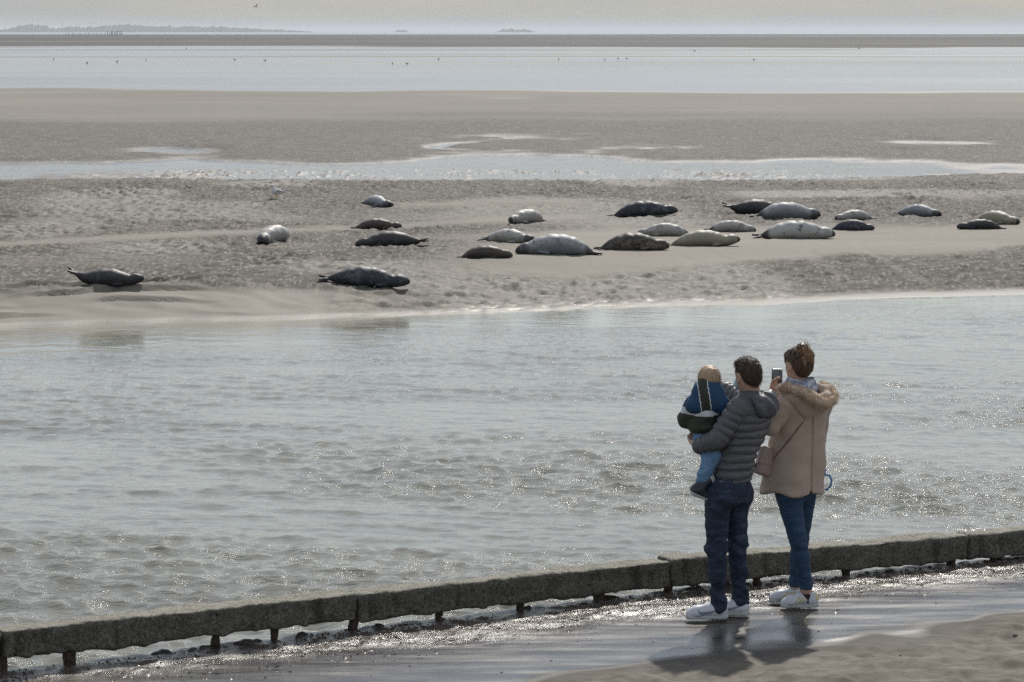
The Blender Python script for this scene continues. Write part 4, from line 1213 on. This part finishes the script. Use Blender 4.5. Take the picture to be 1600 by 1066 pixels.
face_mats(me, (np.linalg.norm((fc - bn - V3(.012, 0, -.03)) / np.array((.062, .08, .085)), axis=1) + .25 * noise3(fc[:, 0] * 40, fc[:, 1] * 40, fc[:, 2] * 12, 3) < 1).astype(int))
wh = obj('hair', me, [HAIR_W, HAIR_T], woman)
hv_ = verts_of(me); pick = rs.choice(len(hv_), 5000); nd = hv_[pick] - w_hc; nd /= np.linalg.norm(nd, axis=1)[:, None]
tw = bn - hv_[pick]; tw /= np.linalg.norm(tw, axis=1)[:, None]
strands('hair_strands', hv_[pick], tw + nd * .22, .050, .0009, 4, .1, HAIR_W, 8, wh, .35)
n_ = 170; rd = rs.normal(0, 1, (n_, 3)); rd[:, 2] = np.abs(rd[:, 2]) * .8; rd /= np.linalg.norm(rd, axis=1)[:, None]
strands('bun_strands', bn[None] + rd * .036, rd + np.array((-.25, 0, .5))[None], .052, .0013, 6, 2.2, HAIR_T, 9, wh, .8)

# jeans, ankles stay bare
f = Field((-.30, -.26, .10), (.30, .28, 1.00), .0072)
f.chain([w_pv, w_pv - V3(0, 0, .05)], [.135, .13], .03)
def wlegd(seed, kz):
    def fn(t, x, y, z):
        w = .35 + .9 * np.exp(-((z - kz) / .07) ** 2) + .3 * np.exp(-((z - .2) / .05) ** 2)
        return .007 * w * (noise3(x * 9 + z * 12, y * 9 + z * 9, z * 30, seed) + .5 * noise3(x * 18, y * 18 - z * 20, z * 60, seed + 1))
    return fn
for a, b, c_, sd in ((w_lh, w_lk, w_la, 91), (w_rh, w_rk, w_ra, 93)):
    e = c_ + V3(0, 0, .030)
    f.chain([a + V3(0, 0, .02), b, b + (e - b) * .35, e], [.096, .059, .057, .046], .025, wlegd(sd, b[2])); f.cone(e - V3(0, 0, .012), e + V3(0, 0, .008), .047, .047, .006)
obj('jeans', f.mesh('jeans'), DENIM_B, woman)
for ft, ank, an in ((wl, w_la, math.pi + .08), (wrf, w_ra, math.pi - .02)):
    s_ = shoe(woman, ft - W0 + V3(0, 0, .002), an, .268, 'stripes')
    f = Field(ank + V3(-.09, -.07, -.10), ank + V3(.09, .07, -.01), .006)
    f.cone(ank + V3(.006, 0, -.05), ank + V3(.006, 0, -.085), .043, .044, .01)
    obj('sock', f.mesh('sock'), BLACKC, woman)

# coat
cf = Field((-.36, -.36, w_lh[2] - .06), (.36, .46, w_nk[2] + .06), .0068)
rows_w = [(768, 1239, .224, .190), (745, 1240.5, .216, .178), (715, 1243, .208, .164), (687, 1246, .196, .150), (660, 1251, .192, .142), (640, 1254, .188, .136), (624, 1255, .160, .115), (610, 1253, .088, .085)]
zz = [Jw(r_[1], r_[0])[2] for r_ in rows_w]; xx_ = [Jw(r_[1], r_[0])[0] for r_ in rows_w]
def coatd(x, y, z):
    a = np.arctan2(y, x - .02)
    low = 1 - sstep(zz[0], zz[4], z)
    return .010 * low * np.sin(a * 5 + 1.3 + 2.0 * noise3(x * 2, y * 2, z * 2, 131)) + .012 * noise3(x * 5 + z * 4, y * 5, z * 8, 132) + .005 * noise3(x * 13 - z * 8, y * 13, z * 18, 133)
cf.loft(zz, xx_, [0] * 8, [r_[2] for r_ in rows_w], [r_[3] for r_ in rows_w], [B_T] * 8, .03, coatd, 2.2)
sd_ = folds(.007, 9, 17, 141)
cf.cone(w_shl + (w_lsh - w_shl) * .5, w_lsh, .080, .073, .04); cf.cone(w_shl + (w_rsh - w_shl) * .5, w_rsh, .080, .073, .04)
slv = Field((-.40, -.40, w_lel[2] - .12), (.10, .40, w_lsh[2] + .12), .0066)
slv.chain([w_lsh, w_lel, w_lwr], [.073, .064, .050], .016, lambda t, x, y, z: sd_(x, y, z))
cf.chain([w_rsh, w_rel, w_rwr], [.074, .062, .050], .02, lambda t, x, y, z: sd_(x, y, z))
# centre-back and yoke seams
sx0 = Jw(1266, 700)[0]
cf.displace(lambda x, y, z: np.where(y < 0, .012 * (1 - sstep(.003, .011, np.abs(x - sx0 - .02 * (z - zz[3])))) * (z < zz[6]), 0))
coat = obj('coat', cf.mesh('coat'), WOOL, woman)
obj('sleeve', slv.mesh('sleeve'), WOOL, coat)
# hood lying on the back
f = Field((-.26, -.36, w_ch[2] - .06), (.32, .14, w_nk[2] + .12), .0065)
def on_back(px, py, lift=0.0):
    p_ = Jw(px, py, -.1); y = surf_y(cf, p_[0], p_[2], -.1); p_ = Jw(px, py, y); return p_ + V3(0, -lift, 0)
hd = [on_back(1226, 612, .0), on_back(1244, 618, .015), on_back(1264, 624, .02), on_back(1284, 630, .015)]
f.chain(hd, [.040, .052, .056, .046], .04)
f.chain([on_back(1240, 624, .0), on_back(1258, 644, -.012), on_back(1276, 632, .0)], [.050, .034, .050], .05)
f.ell(on_back(1258, 628, .0), (.095, .045, .075), .04)
f.chain([hd[-1], Jw(1293, 622, -.10), Jw(1290, 610, -.02), Jw(1278, 604, .02)], [.045, .035, .032, .03], .03)
f.displace(folds(.006, 9, 9, 151))
hood = obj('hood', f.mesh('hood'), WOOL, coat)
# fur on the rim
FUR = hair_mat('fur', (0.42, 0.31, 0.21), (0.80, 0.67, 0.52), 0.6)
fp = np.array([Jw(1219, 605, -.10), Jw(1232, 606, -.16), Jw(1248, 610, -.205), Jw(1264, 618, -.225), Jw(1280, 627, -.225), Jw(1292, 631, -.19), Jw(1300, 627, -.13), Jw(1302, 617, -.07), Jw(1296, 607, -.01), Jw(1284, 601, .03)])
f = Field(fp.min(0) - .08, fp.max(0) + .08, .0065)
f.chain(fp, [.022, .026, .028, .029, .029, .028, .026, .024, .022, .018], .02)
f.displace(lambda x, y, z: .007 * noise3(x * 40, y * 40, z * 40, 161))
fur = obj('fur_trim', f.mesh('fur_trim'), FUR, hood)
hv_ = verts_of(fur.data); pick = rs.choice(len(hv_), 7000)
seg = np.argmin(np.linalg.norm(hv_[pick][:, None] - fp[None], axis=2), axis=1); tg = np.gradient(fp, axis=0); tg /= np.linalg.norm(tg, axis=1)[:, None]
nd = hv_[pick] - fp[seg]; nd -= (nd * tg[seg]).sum(1)[:, None] * tg[seg]; nd /= np.linalg.norm(nd, axis=1)[:, None] + 1e-6
strands('fur_hairs', hv_[pick] - nd * .003, nd + tg[seg] * rs.normal(.25, .5, (7000, 1)) + rs.normal(0, .25, (7000, 3)), .021, .0010, 2, .5, FUR, 12, fur, .4)
# scarf
t = NT('scarf_print'); p = t.pos('Object')
n1 = t.noise(t.scale(p, (1, 1, 2.2)), 26, 3, 0.5, 1.2); n2 = t.noise(p, 15, 2)
c = t.mix(t.rng(n1, 0.46, 0.54), (0.50, 0.51, 0.56), (0.20, 0.23, 0.31)); c = t.mix(t.rng(n2, 0.60, 0.66), c, (0.02, 0.02, 0.03))
t.P(color=c, rough=0.9, spec=0.2, normal=t.bump(t.noise(p, 90, 3), 0.3, 0.004)); SCARF = t.m
f = Field(w_nk + V3(-.18, -.18, -.09), w_nk + V3(.18, .20, .11), .006)
for rr_, dz, tb in ((.070, .028, .028), (.080, .000, .030), (.062, .048, .020)):
    for an in np.linspace(0, 2 * math.pi, 15)[:-1]:
        a, b = (w_nk + V3(.004 + rr_ * 1.08 * math.cos(x_), .01 + rr_ * math.sin(x_), dz + .014 * math.sin(2 * x_ + rr_ * 40) - .010 * math.cos(x_)) for x_ in (an, an + .449))
        f.cone(a, b, tb, tb, .012)
f.displace(lambda x, y, z: .008 * noise3(x * 16, y * 16, z * 52, 171))
obj('scarf', f.mesh('scarf'), SCARF, woman)

# ------------------------------------------------------------------ what they hold and carry
PHONEM = simple_mat('phone_black', (0.012, 0.013, 0.016), 0.22, 0.1, 20, 0.0)
t = NT('phone_screen'); p = t.pos('Object'); sp = t.n('SeparateXYZ'); t.l(p, sp.inputs[0])
c = t.mix(t.rng(sp.outputs[2], -.01, .02), (0.030, 0.034, 0.040), (0.095, 0.115, 0.135)); t.P(color=c, rough=0.12); SCREEN = t.m
pw = W0 + ph_c
e = bpy.data.objects.new('phone', None); link(e); e.location = pw; e.rotation_euler = (-.10, .03, .06)
f = Field((-.05, -.02, -.09), (.05, .02, .09), .0032); f.box((0, 0, 0), (.0375, .0045, .077), .004)
obj('case', f.mesh('case'), PHONEM, e)
f = Field((-.05, -.02, -.09), (.05, .02, .09), .0025); f.box((0, -.0058, 0), (.0345, .002, .072), .001)
obj('screen', f.mesh('screen'), SCREEN, e)
tag(e, 'dark phone held up towards the sandbank', 'phone')

BAGM = simple_mat('taupe_leather', (0.335, 0.245, 0.215), 0.45, 0.08, 18, 0.15, 0.003); BAGS = simple_mat('strap_leather', (0.175, 0.105, 0.085), 0.5, 0.1, 18, 0.1, 0.002)
bc = W0 + Jw(1195, 720, -.10); RB = rotz(.55) @ roty(.30)
bag = bpy.data.objects.new('handbag', None); link(bag); bag.location = bc
tag(bag, 'small taupe crossbody bag hanging at the hip of the adult in the coat', 'bag')
f = Field((-.12, -.12, -.14), (.12, .12, .14), .006)
f.box((0, 0, -.005), (.060, .036, .098), .022, 0, RB); f.displace(folds(.003, 14, 14, 181)); obj('bag_body', f.mesh('bag_body'), BAGM, bag)
f = Field((-.12, -.12, -.14), (.12, .12, .14), .0055)
f.box((0, 0, .030), (.063, .041, .068), .024, 0, RB); f.box(RB @ V3(0, .03, 0), (.09, .045, .12), 0, .004, RB, 'sub')
obj('flap', f.mesh('flap'), BAGM, bag)
tube('tassel', [Jw(1184, 724, -.13) + W0 - bc, Jw(1178, 728, -.13) + W0 - bc, Jw(1172, 738, -.13) + W0 - bc], .008, BAGS, bag)
pts = [bc + RB @ V3(.035, -.03, .06)]
for px, py in ((1207, 719), (1215, 709), (1225, 697), (1235, 685), (1245, 672), (1254, 660), (1260, 651)):
    p_ = Jw(px, py, -.1); y = surf_y(cf, p_[0], p_[2], -.1); pts.append(W0 + Jw(px, py, y) + V3(0, -.004, 0))
tube('strap', [q_ - bc for q_ in pts], .0058, BAGS, bag, h=.004)

STRAPB = cloth('blue_webbing', (0.025, 0.165, 0.42), 0.6, 300, 0.1, 20)
so = W0 + Jw(1288, 735, -.02)
st = [W0 + Jw(px, py, dy) - so for px, py, dy in ((1286, 698, -.02), (1288.5, 715, -.03), (1289.5, 735, -.03), (1288, 742, -.03), (1296, 743, -.04), (1299.5, 750, -.04), (1298, 759, -.04), (1292, 765.5, -.03), (1284, 763, -.01))]
o = tube('dangling_strap', st, .0062, STRAPB, None, h=.004); o.location = so
tag(o, 'bright blue strap dangling from the right side of the taupe coat', 'strap')
# ================================================================== the kerb beam along the water
t = NT('crusted_concrete'); p = t.pos('Object')
n1 = t.noise(p, 5, 5, 0.65); n2 = t.noise(p, 46, 5, 0.7); n3 = t.noise(p, 150, 3, 0.6)
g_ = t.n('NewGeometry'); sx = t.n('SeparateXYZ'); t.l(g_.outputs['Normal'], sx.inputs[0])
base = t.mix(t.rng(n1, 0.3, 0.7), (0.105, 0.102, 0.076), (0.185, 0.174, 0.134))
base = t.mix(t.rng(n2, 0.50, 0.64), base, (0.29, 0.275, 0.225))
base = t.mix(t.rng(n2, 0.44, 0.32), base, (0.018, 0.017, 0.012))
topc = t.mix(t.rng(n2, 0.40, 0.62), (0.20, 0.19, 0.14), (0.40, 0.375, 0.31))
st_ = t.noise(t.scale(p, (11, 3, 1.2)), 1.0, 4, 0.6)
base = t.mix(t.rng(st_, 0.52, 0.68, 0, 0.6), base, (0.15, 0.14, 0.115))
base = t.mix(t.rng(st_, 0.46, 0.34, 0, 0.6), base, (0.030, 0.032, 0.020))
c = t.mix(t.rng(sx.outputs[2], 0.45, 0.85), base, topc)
h = t.math('ADD', n2, t.math('MULTIPLY', n3, 0.5))
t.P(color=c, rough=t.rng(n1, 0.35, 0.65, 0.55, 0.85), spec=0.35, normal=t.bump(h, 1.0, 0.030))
CRUST = t.m
RUST = simple_mat('rusty_iron', (0.060, 0.038, 0.026), 0.8, 0.5, 40, 0.6, 0.01)
STONE = simple_mat('dark_stone', (0.050, 0.046, 0.040), 0.55, 0.4, 25, 0.6, 0.012)
BW, BH = 0.215, 0.188
SEG = 2.5
def beam_px(px): return 1034 - 0.1114 * px if px < 1050 else 917 - 0.0891 * (px - 1050)
def seg_mesh(seed, length):
    f = Field((-length / 2 - .04, -.05, -.07), (length / 2 + .04, BW + .05, BH + .05), 0.0135)
    f.box((0, BW / 2, BH / 2), (length / 2 - 0.006, BW / 2, BH / 2), 0.022)
    f.displace(lambda x, y, z: 0.012 * noise3(x * 2.2, y * 6, z * 6, seed) + 0.022 * np.maximum(noise3(x * 5, y * 9, z * 9, seed + 4) - .35, 0) + 0.008 * noise3(x * 11, y * 11, z * 11, seed + 1) + 0.006 * noise3(x * 30, y * 30, z * 30, seed + 2)
               - 0.014 * np.maximum(noise3(x * 14, y * 9, 0 * z, seed + 3), 0) * (1 - sstep(0.0, 0.035, z)))
    return f.mesh('kerb_beam')
posts_px = {-2: [], -1: [12, 115, 345, 437], 0: [560, 694, 822, 945], 1: [1052, 1142, 1190, 1330], 2: [1495, 1560]}
blabs = {-2: 'crusted concrete kerb beam running out of the picture on the left', -1: 'crusted concrete kerb beam at lower left on four rusty stumps',
         0: 'crusted concrete kerb beam in the middle, between the two open joints', 1: 'crusted concrete kerb beam behind the legs of the two adults',
         2: 'crusted concrete kerb beam at the right edge of the picture'}
for k in range(-2, 3):
    slope = SL if k < 1 else SR; ban = math.atan(slope); dxs = SEG * math.cos(ban)
    xa = BJ[0] + (k - 1) * dxs; xm = xa + dxs / 2
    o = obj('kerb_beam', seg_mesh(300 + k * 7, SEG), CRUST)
    o.location = (xm, float(beam_y(xm)), BEAM_Z + 0.004 * ((k * 37) % 3 - 1)); o.rotation_euler = (0, 0.0015 * ((k * 13) % 5 - 2), ban)
    tag(o, blabs[k], 'beam', 'kerb beams along the water')
    for pi, ppx in enumerate(posts_px[k]):
        q = at_z(ppx, beam_px(ppx), BEAM_Z)
        lx = (q[0] - xm) / math.cos(ban)
        wide = 0.030 if (ppx in (115, 945)) else 0.014
        f = Field((lx - .12, -.02, -.75), (lx + .12, .18, .06), 0.012)
        f.box((lx, .075, -.33), (wide + .004, .035, .36), 0.010)
        f.displace(lambda x, y, z: 0.011 * noise3(x * 22, y * 22, z * 22, 400 + pi))
        obj('post', f.mesh('post'), RUST, o)

# broken stones along the edge under the beam: pieces of the apron
f = Field((-.16, -.13, -.06), (.16, .13, .12), 0.02)
stone_meshes = []
for k in range(4):
    f = Field((-.2, -.16, -.07), (.2, .16, .14), 0.018)
    f.ell((0, 0, 0.01), (.13, .085, .060), 0.0); f.ell((.04 - .02 * k, .02, .03), (.07, .06, .055), 0.03)
    f.displace(lambda x, y, z: 0.022 * noise3(x * 11, y * 11, z * 11, 500 + k) + 0.012 * noise3(x * 28, y * 28, z * 28, 510 + k))
    stone_meshes.append(f.mesh('stone'))
    stone_meshes[-1].materials.append(STONE)
sr = np.random.default_rng(5)
spots = [(250, .9), (262, .6), (300, .8), (320, .9), (381, .9), (395, .8), (470, .9), (548, .9), (590, .8), (822, .7), (940, .9), (955, 1.0), (1092, .6), (1165, .8), (1505, .6)]
for n_, (ppx, sc) in enumerate(spots):
    q = at_z(ppx, beam_px(ppx), BEAM_Z)
    y = float(beam_y(q[0])) + 0.05 + 0.07 * sr.random()
    o = bpy.data.objects.new('stone', stone_meshes[n_ % 4]); link(o, apron)
    o.location = (q[0], y, ground_z(q[0], y) - 0.005); o.rotation_euler = (0, 0, math.atan(SL) + sr.normal(0, .4)); k = 0.46 * sc
    o.scale = (k * (0.9 + .5 * sr.random()), k, k * (0.55 + .3 * sr.random()))

# weed and shell litter on the wet apron: far too many bits to count
def litter(name, count, seed, dist_fn, size, mat_, label, cat):
    r_ = np.random.default_rng(seed)
    xs_ = r_.uniform(-4.4, 5.4, count * 3); b_ = dist_fn(r_, count * 3)
    ys_ = beam_y(xs_) - b_
    dens = 0.5 + 0.5 * noise2(xs_ * 1.1, ys_ * 2.2, seed) + 0.4 * noise2(xs_ * 4, ys_ * 4, seed + 1)
    keep = np.nonzero(r_.random(count * 3) < dens)[0][:count]
    xs_, ys_ = xs_[keep], ys_[keep]; n = len(keep)
    zs_ = apron_z(xs_, ys_)[0]
    base = np.array([(1, 0, 0), (-.5, .8, 0), (-.6, -.7, 0), (0.05, 0.1, .9), (.3, .2, .35), (-.3, -.2, .5)])
    sz = size * (0.5 + r_.random(n) ** 2 * 1.6)
    an = r_.uniform(0, 6.283, n); ca, sa = np.cos(an), np.sin(an)
    st = 1 + r_.random(n) * 1.8
    v = base[None] * np.stack((sz * st, sz, sz * (0.35 + .6 * r_.random(n))), 1)[:, None, :]
    v = v + r_.normal(0, 1, v.shape) * sz[:, None, None] * .22
    X_ = v[..., 0] * ca[:, None] - v[..., 1] * sa[:, None] + xs_[:, None]; Y_ = v[..., 0] * sa[:, None] + v[..., 1] * ca[:, None] + ys_[:, None]
    Z_ = v[..., 2] + zs_[:, None] - 0.001
    V_ = np.stack((X_, Y_, Z_), -1).reshape(-1, 3)
    T = np.array([(0, 1, 3), (1, 2, 3), (2, 0, 3), (0, 4, 1), (2, 5, 0), (1, 5, 2)])
    tri = (T[None] + (np.arange(n) * 6)[:, None, None]).reshape(-1, 3)
    o = obj(name, mesh_np(name, V_, None, tri, smooth=False), mat_)
    tag(o, label, cat, kind='stuff')
WEED = simple_mat('weed', (0.070, 0.048, 0.034), 0.35, 0.5, 20, 0.2, 0.004)
SHELL = simple_mat('shell_grit', (0.30, 0.27, 0.23), 0.4, 0.4, 20, 0.2, 0.004)
litter('seaweed_litter', 8000, 21, lambda r, n: np.abs(r.normal(0, 0.40, n)) - 0.08, 0.0055, WEED, 'brown scraps of seaweed strewn along the foot of the kerb', 'seaweed')
litter('shell_litter', 3000, 22, lambda r, n: np.abs(r.normal(0, 0.5, n)) - 0.05, 0.0045, SHELL, 'pale shell grit scattered on the wet apron', 'shells')
litter('weed_crumbs', 70, 23, lambda r, n: r.uniform(0.5, 3.4, n), 0.008, WEED, 'sparse dark weed crumbs dotted over the sand nearest the camera', 'seaweed')

# ================================================================== far things
HILL = simple_mat('far_woodland', (0.035, 0.045, 0.028), 0.9, 0.4, 0.01, 0.0)
def hill(name, pts, Yd, depth, seed, label):
    px = np.array([p_[0] for p_ in pts], float); py = np.array([p_[1] for p_ in pts], float)
    xx = np.linspace(px[0], px[-1], int((px[-1] - px[0]) * 2.5) + 2)
    hh = np.interp(xx, px, py) * 0 + (49.6 - np.interp(xx, px, py)) / FPX * Yd
    hh = np.maximum(hh + (0.8 + 0.12 * hh) * fbm2(xx * 0.22, xx * 0 + seed, seed, 4, .65) * np.minimum(1, hh / 6), 0)
    X0 = (xx - 800) / FPX * Yd
    rows_ = [(-.10, 0.0), (0, .80), (.12, .97), (.3, 1.0), (.7, .7), (1.0, 0.0)]
    X_ = np.stack([X0 * (1 + rr * depth / Yd) for rr, _ in rows_]); Y_ = np.stack([np.full_like(X0, Yd + rr * depth) for rr, _ in rows_])
    Z_ = np.stack([WATER_Z - 0.3 + hh * m for _, m in rows_])
    o = obj(name, grid_mesh(name, X_, Y_, Z_), HILL); tag(o, label, None, kind='structure')
hill('distant_hills', [(-420, 44), (-200, 41), (-60, 43), (0, 45.5), (18, 44), (34, 38.8), (60, 38.2), (76, 39.5), (82, 43), (100, 43.5), (108, 40.6), (130, 41.2), (158, 41), (166, 38.6), (184, 39.4), (192, 37.6), (218, 37.6), (236, 39.4), (300, 40.6), (345, 40.4), (380, 43), (430, 45.2), (470, 47), (496, 49.4)], 14000, 1200, 3, 'low wooded coast on the horizon')
hill('distant_headland', [(774, 49.2), (786, 45.4), (800, 44.4), (822, 44.9), (832, 47.6), (838, 49.4)], 15000, 800, 9, 'small hazy headland on the horizon')
hill('distant_islet', [(617, 49.2), (622, 46.6), (634, 46.2), (641, 49.3)], 15500, 500, 12, 'tiny hazy islet on the horizon')

STAKE = simple_mat('tarred_wood', (0.022, 0.022, 0.024), 0.9, 0.2, 3, 0.0)
def stake_mesh(hh, w):
    f = Field((-w * 2, -w * 2, -.4), (w * 2, w * 2, hh + .3), w * 0.5)
    f.cone((0, 0, -.3), (w * .3, 0, hh), w, w * .8, 0)
    return f.mesh('stake')
sm = [stake_mesh(2.3, .32), stake_mesh(3.2, .36), stake_mesh(4.6, .40)]
for m in sm: m.materials.append(STAKE)
sr = np.random.default_rng(9)
YS = 3300.0
for n_, ppx in enumerate(list(np.arange(106, 170, 4.3)) + [172, 174.5, 177, 179, 181.5, 184, 187, 190, 192.5]):
    tall = ppx > 171
    o = bpy.data.objects.new('stake', sm[(1 + int(sr.random() * 2)) if tall else 0]); link(o)
    yy_ = YS + sr.normal(0, 25); xx_ = (ppx + sr.normal(0, .6) - 800) / FPX * yy_
    o.location = (xx_, yy_, float(flat_z(np.array([xx_]), np.array([yy_]))[0][0]))
    o.rotation_euler = (sr.normal(0, .05), sr.normal(0, .06), sr.random() * 6)
    tag(o, 'tall dark stake in the cluster ending the row on the horizon' if tall else 'short dark stake in the row on the horizon sandbar', 'stake', 'tall stakes at the end of the row' if tall else 'short stakes in a row on the far sandbar')

BIRD = simple_mat('bird_dark', (0.06, 0.058, 0.055), 0.7, 0.2, 20, 0.0)
bm_ = bird_mesh('wading_bird', 0.04, 1.9); bm_.materials.append(BIRD)
for n_, (ppx, ppy) in enumerate([(84, 94), (136, 100), (183, 98), (228, 95), (291, 77), (367, 95), (414, 96), (613, 101), (636, 101), (685, 94), (873, 94), (945, 95), (966, 93), (979, 93), (1178, 95), (1342, 77), (1085, 81), (262, 64), (372, 64)]):
    q = at_z(ppx, ppy, WATER_Z)
    o = bpy.data.objects.new('wading_bird', bm_); link(o)
    o.location = (q[0], q[1], max(WATER_Z - 0.06, float(flat_z(q[:1], q[1:2])[0][0]))); o.rotation_euler = (0, 0, sr.random() * 6.28)
    o.scale = (0.30 + q[1] / 2000,) * 3
    tag(o, 'tiny dark bird wading in the far shallow water', 'bird', 'wading birds far out in the shallows')
# one gull in the air
f = Field((-.7, -.3, -.25), (.7, .3, .35), 0.022)
f.cone((0, .16, 0), (0, -.18, .02), .06, .04, .03); f.ell((0, .2, .02), (.045, .06, .045), .02)
for sg in (-1, 1):
    f.cone((sg * .04, .03, .02), (sg * .3, .07, .17), .06, .05, .03, sq=((0, 0, 1), .35)); f.cone((sg * .3, .07, .17), (sg * .6, -.06, .12), .05, .02, .02, sq=((0, 0, 1), .4))
f.cone((0, -.15, .02), (0, -.3, .02), .04, .06, .02, sq=((0, 0, 1), .3))
o = obj('flying_bird', f.mesh('flying_bird'), BIRD)
q = at_y(400, 10.5, 420); o.location = q; o.rotation_euler = (0.25, -0.5, 0.9); o.scale = (1.05,) * 3
tag(o, 'single bird flying low in the sky above the horizon', 'bird')

TURB = simple_mat('turbine_white', (0.6, 0.6, 0.6), 0.5, 0.05, 1, 0.0)
def bar(a, b, w0, w1):
    a = Vector(a); b = Vector(b); d = (b - a).normalized(); s = d.orthogonal().normalized(); t2 = d.cross(s)
    V_ = [];
    for c_, w in ((a, w0), (b, w1)):
        for k in range(6):
            an = k * math.pi / 3; V_.append(c_ + (s * math.cos(an) + t2 * math.sin(an)) * w)
    F_ = [(k, (k + 1) % 6, 6 + (k + 1) % 6, 6 + k) for k in range(6)]
    return V_, F_
def bars_mesh(name, items):
    V_ = []; F_ = []
    for it in items:
        v, f_ = bar(*it); n = len(V_); V_ += [tuple(q) for q in v]; F_ += [tuple(i + n for i in q) for q in f_]
    me = bpy.data.meshes.new(name); me.from_pydata(V_, [], F_); me.update(); return me
tow = bars_mesh('tower', [((0, 0, 0), (0, 0, 62), 2.0, 1.2)]); tow.materials.append(TURB)
nac = bars_mesh('nacelle', [((0, -4, 62), (0, 3, 62), 1.6, 1.6)]); nac.materials.append(TURB)
bla = bars_mesh('blade', [((0, -4, 0), (0, -4, 30), 1.0, .3)]); bla.materials.append(TURB)
for n_, ppx in enumerate([12, 101, 126, 147, 162, 190, 336, 372, 407]):
    yy_ = 16500 + 400 * sr.random(); e = bpy.data.objects.new('wind_turbine', None); link(e)
    e.location = ((ppx - 800) / FPX * yy_, yy_, -1); e.rotation_euler = (0, 0, sr.normal(0, .4))
    e.scale = (0.8,) * 3
    tag(e, 'faint wind turbine standing behind the hazy wooded coast', 'turbine', 'wind turbines behind the coast')
    for m_2, nm in ((tow, 'tower'), (nac, 'nacelle')): link(bpy.data.objects.new(nm, m_2), e)
    a0 = sr.random() * 2
    for k in range(3):
        o = link(bpy.data.objects.new('blade', bla), e); o.location = (0, 0, 62); o.rotation_euler = (0, a0 + k * 2.0944, 0)

# ================================================================== the air between here and the horizon
X0, X1, Y0_, Y1_, Z0, Z1 = -24000, 24000, -300, 62000, -3.5, 56
v = [(x, y, z) for x in (X0, X1) for y in (Y0_, Y1_) for z in (Z0, Z1)]
me = bpy.data.meshes.new('haze'); me.from_pydata(v, [], [(0, 1, 3, 2), (4, 6, 7, 5), (0, 4, 5, 1), (2, 3, 7, 6), (0, 2, 6, 4), (1, 5, 7, 3)]); me.update()
hm = bpy.data.materials.new('haze'); hm.use_nodes = True; hm.node_tree.nodes.clear()
ho = hm.node_tree.nodes.new('ShaderNodeOutputMaterial'); hv = hm.node_tree.nodes.new('ShaderNodeVolumePrincipled')
hv.inputs['Color'].default_value = (0.82, 0.89, 0.97, 1); hv.inputs['Density'].default_value = 0.00005
hv.inputs['Anisotropy'].default_value = 0.2
hm.node_tree.links.new(hv.outputs[0], ho.inputs['Volume'])
tag(obj('haze', me, hm), kind='stuff')
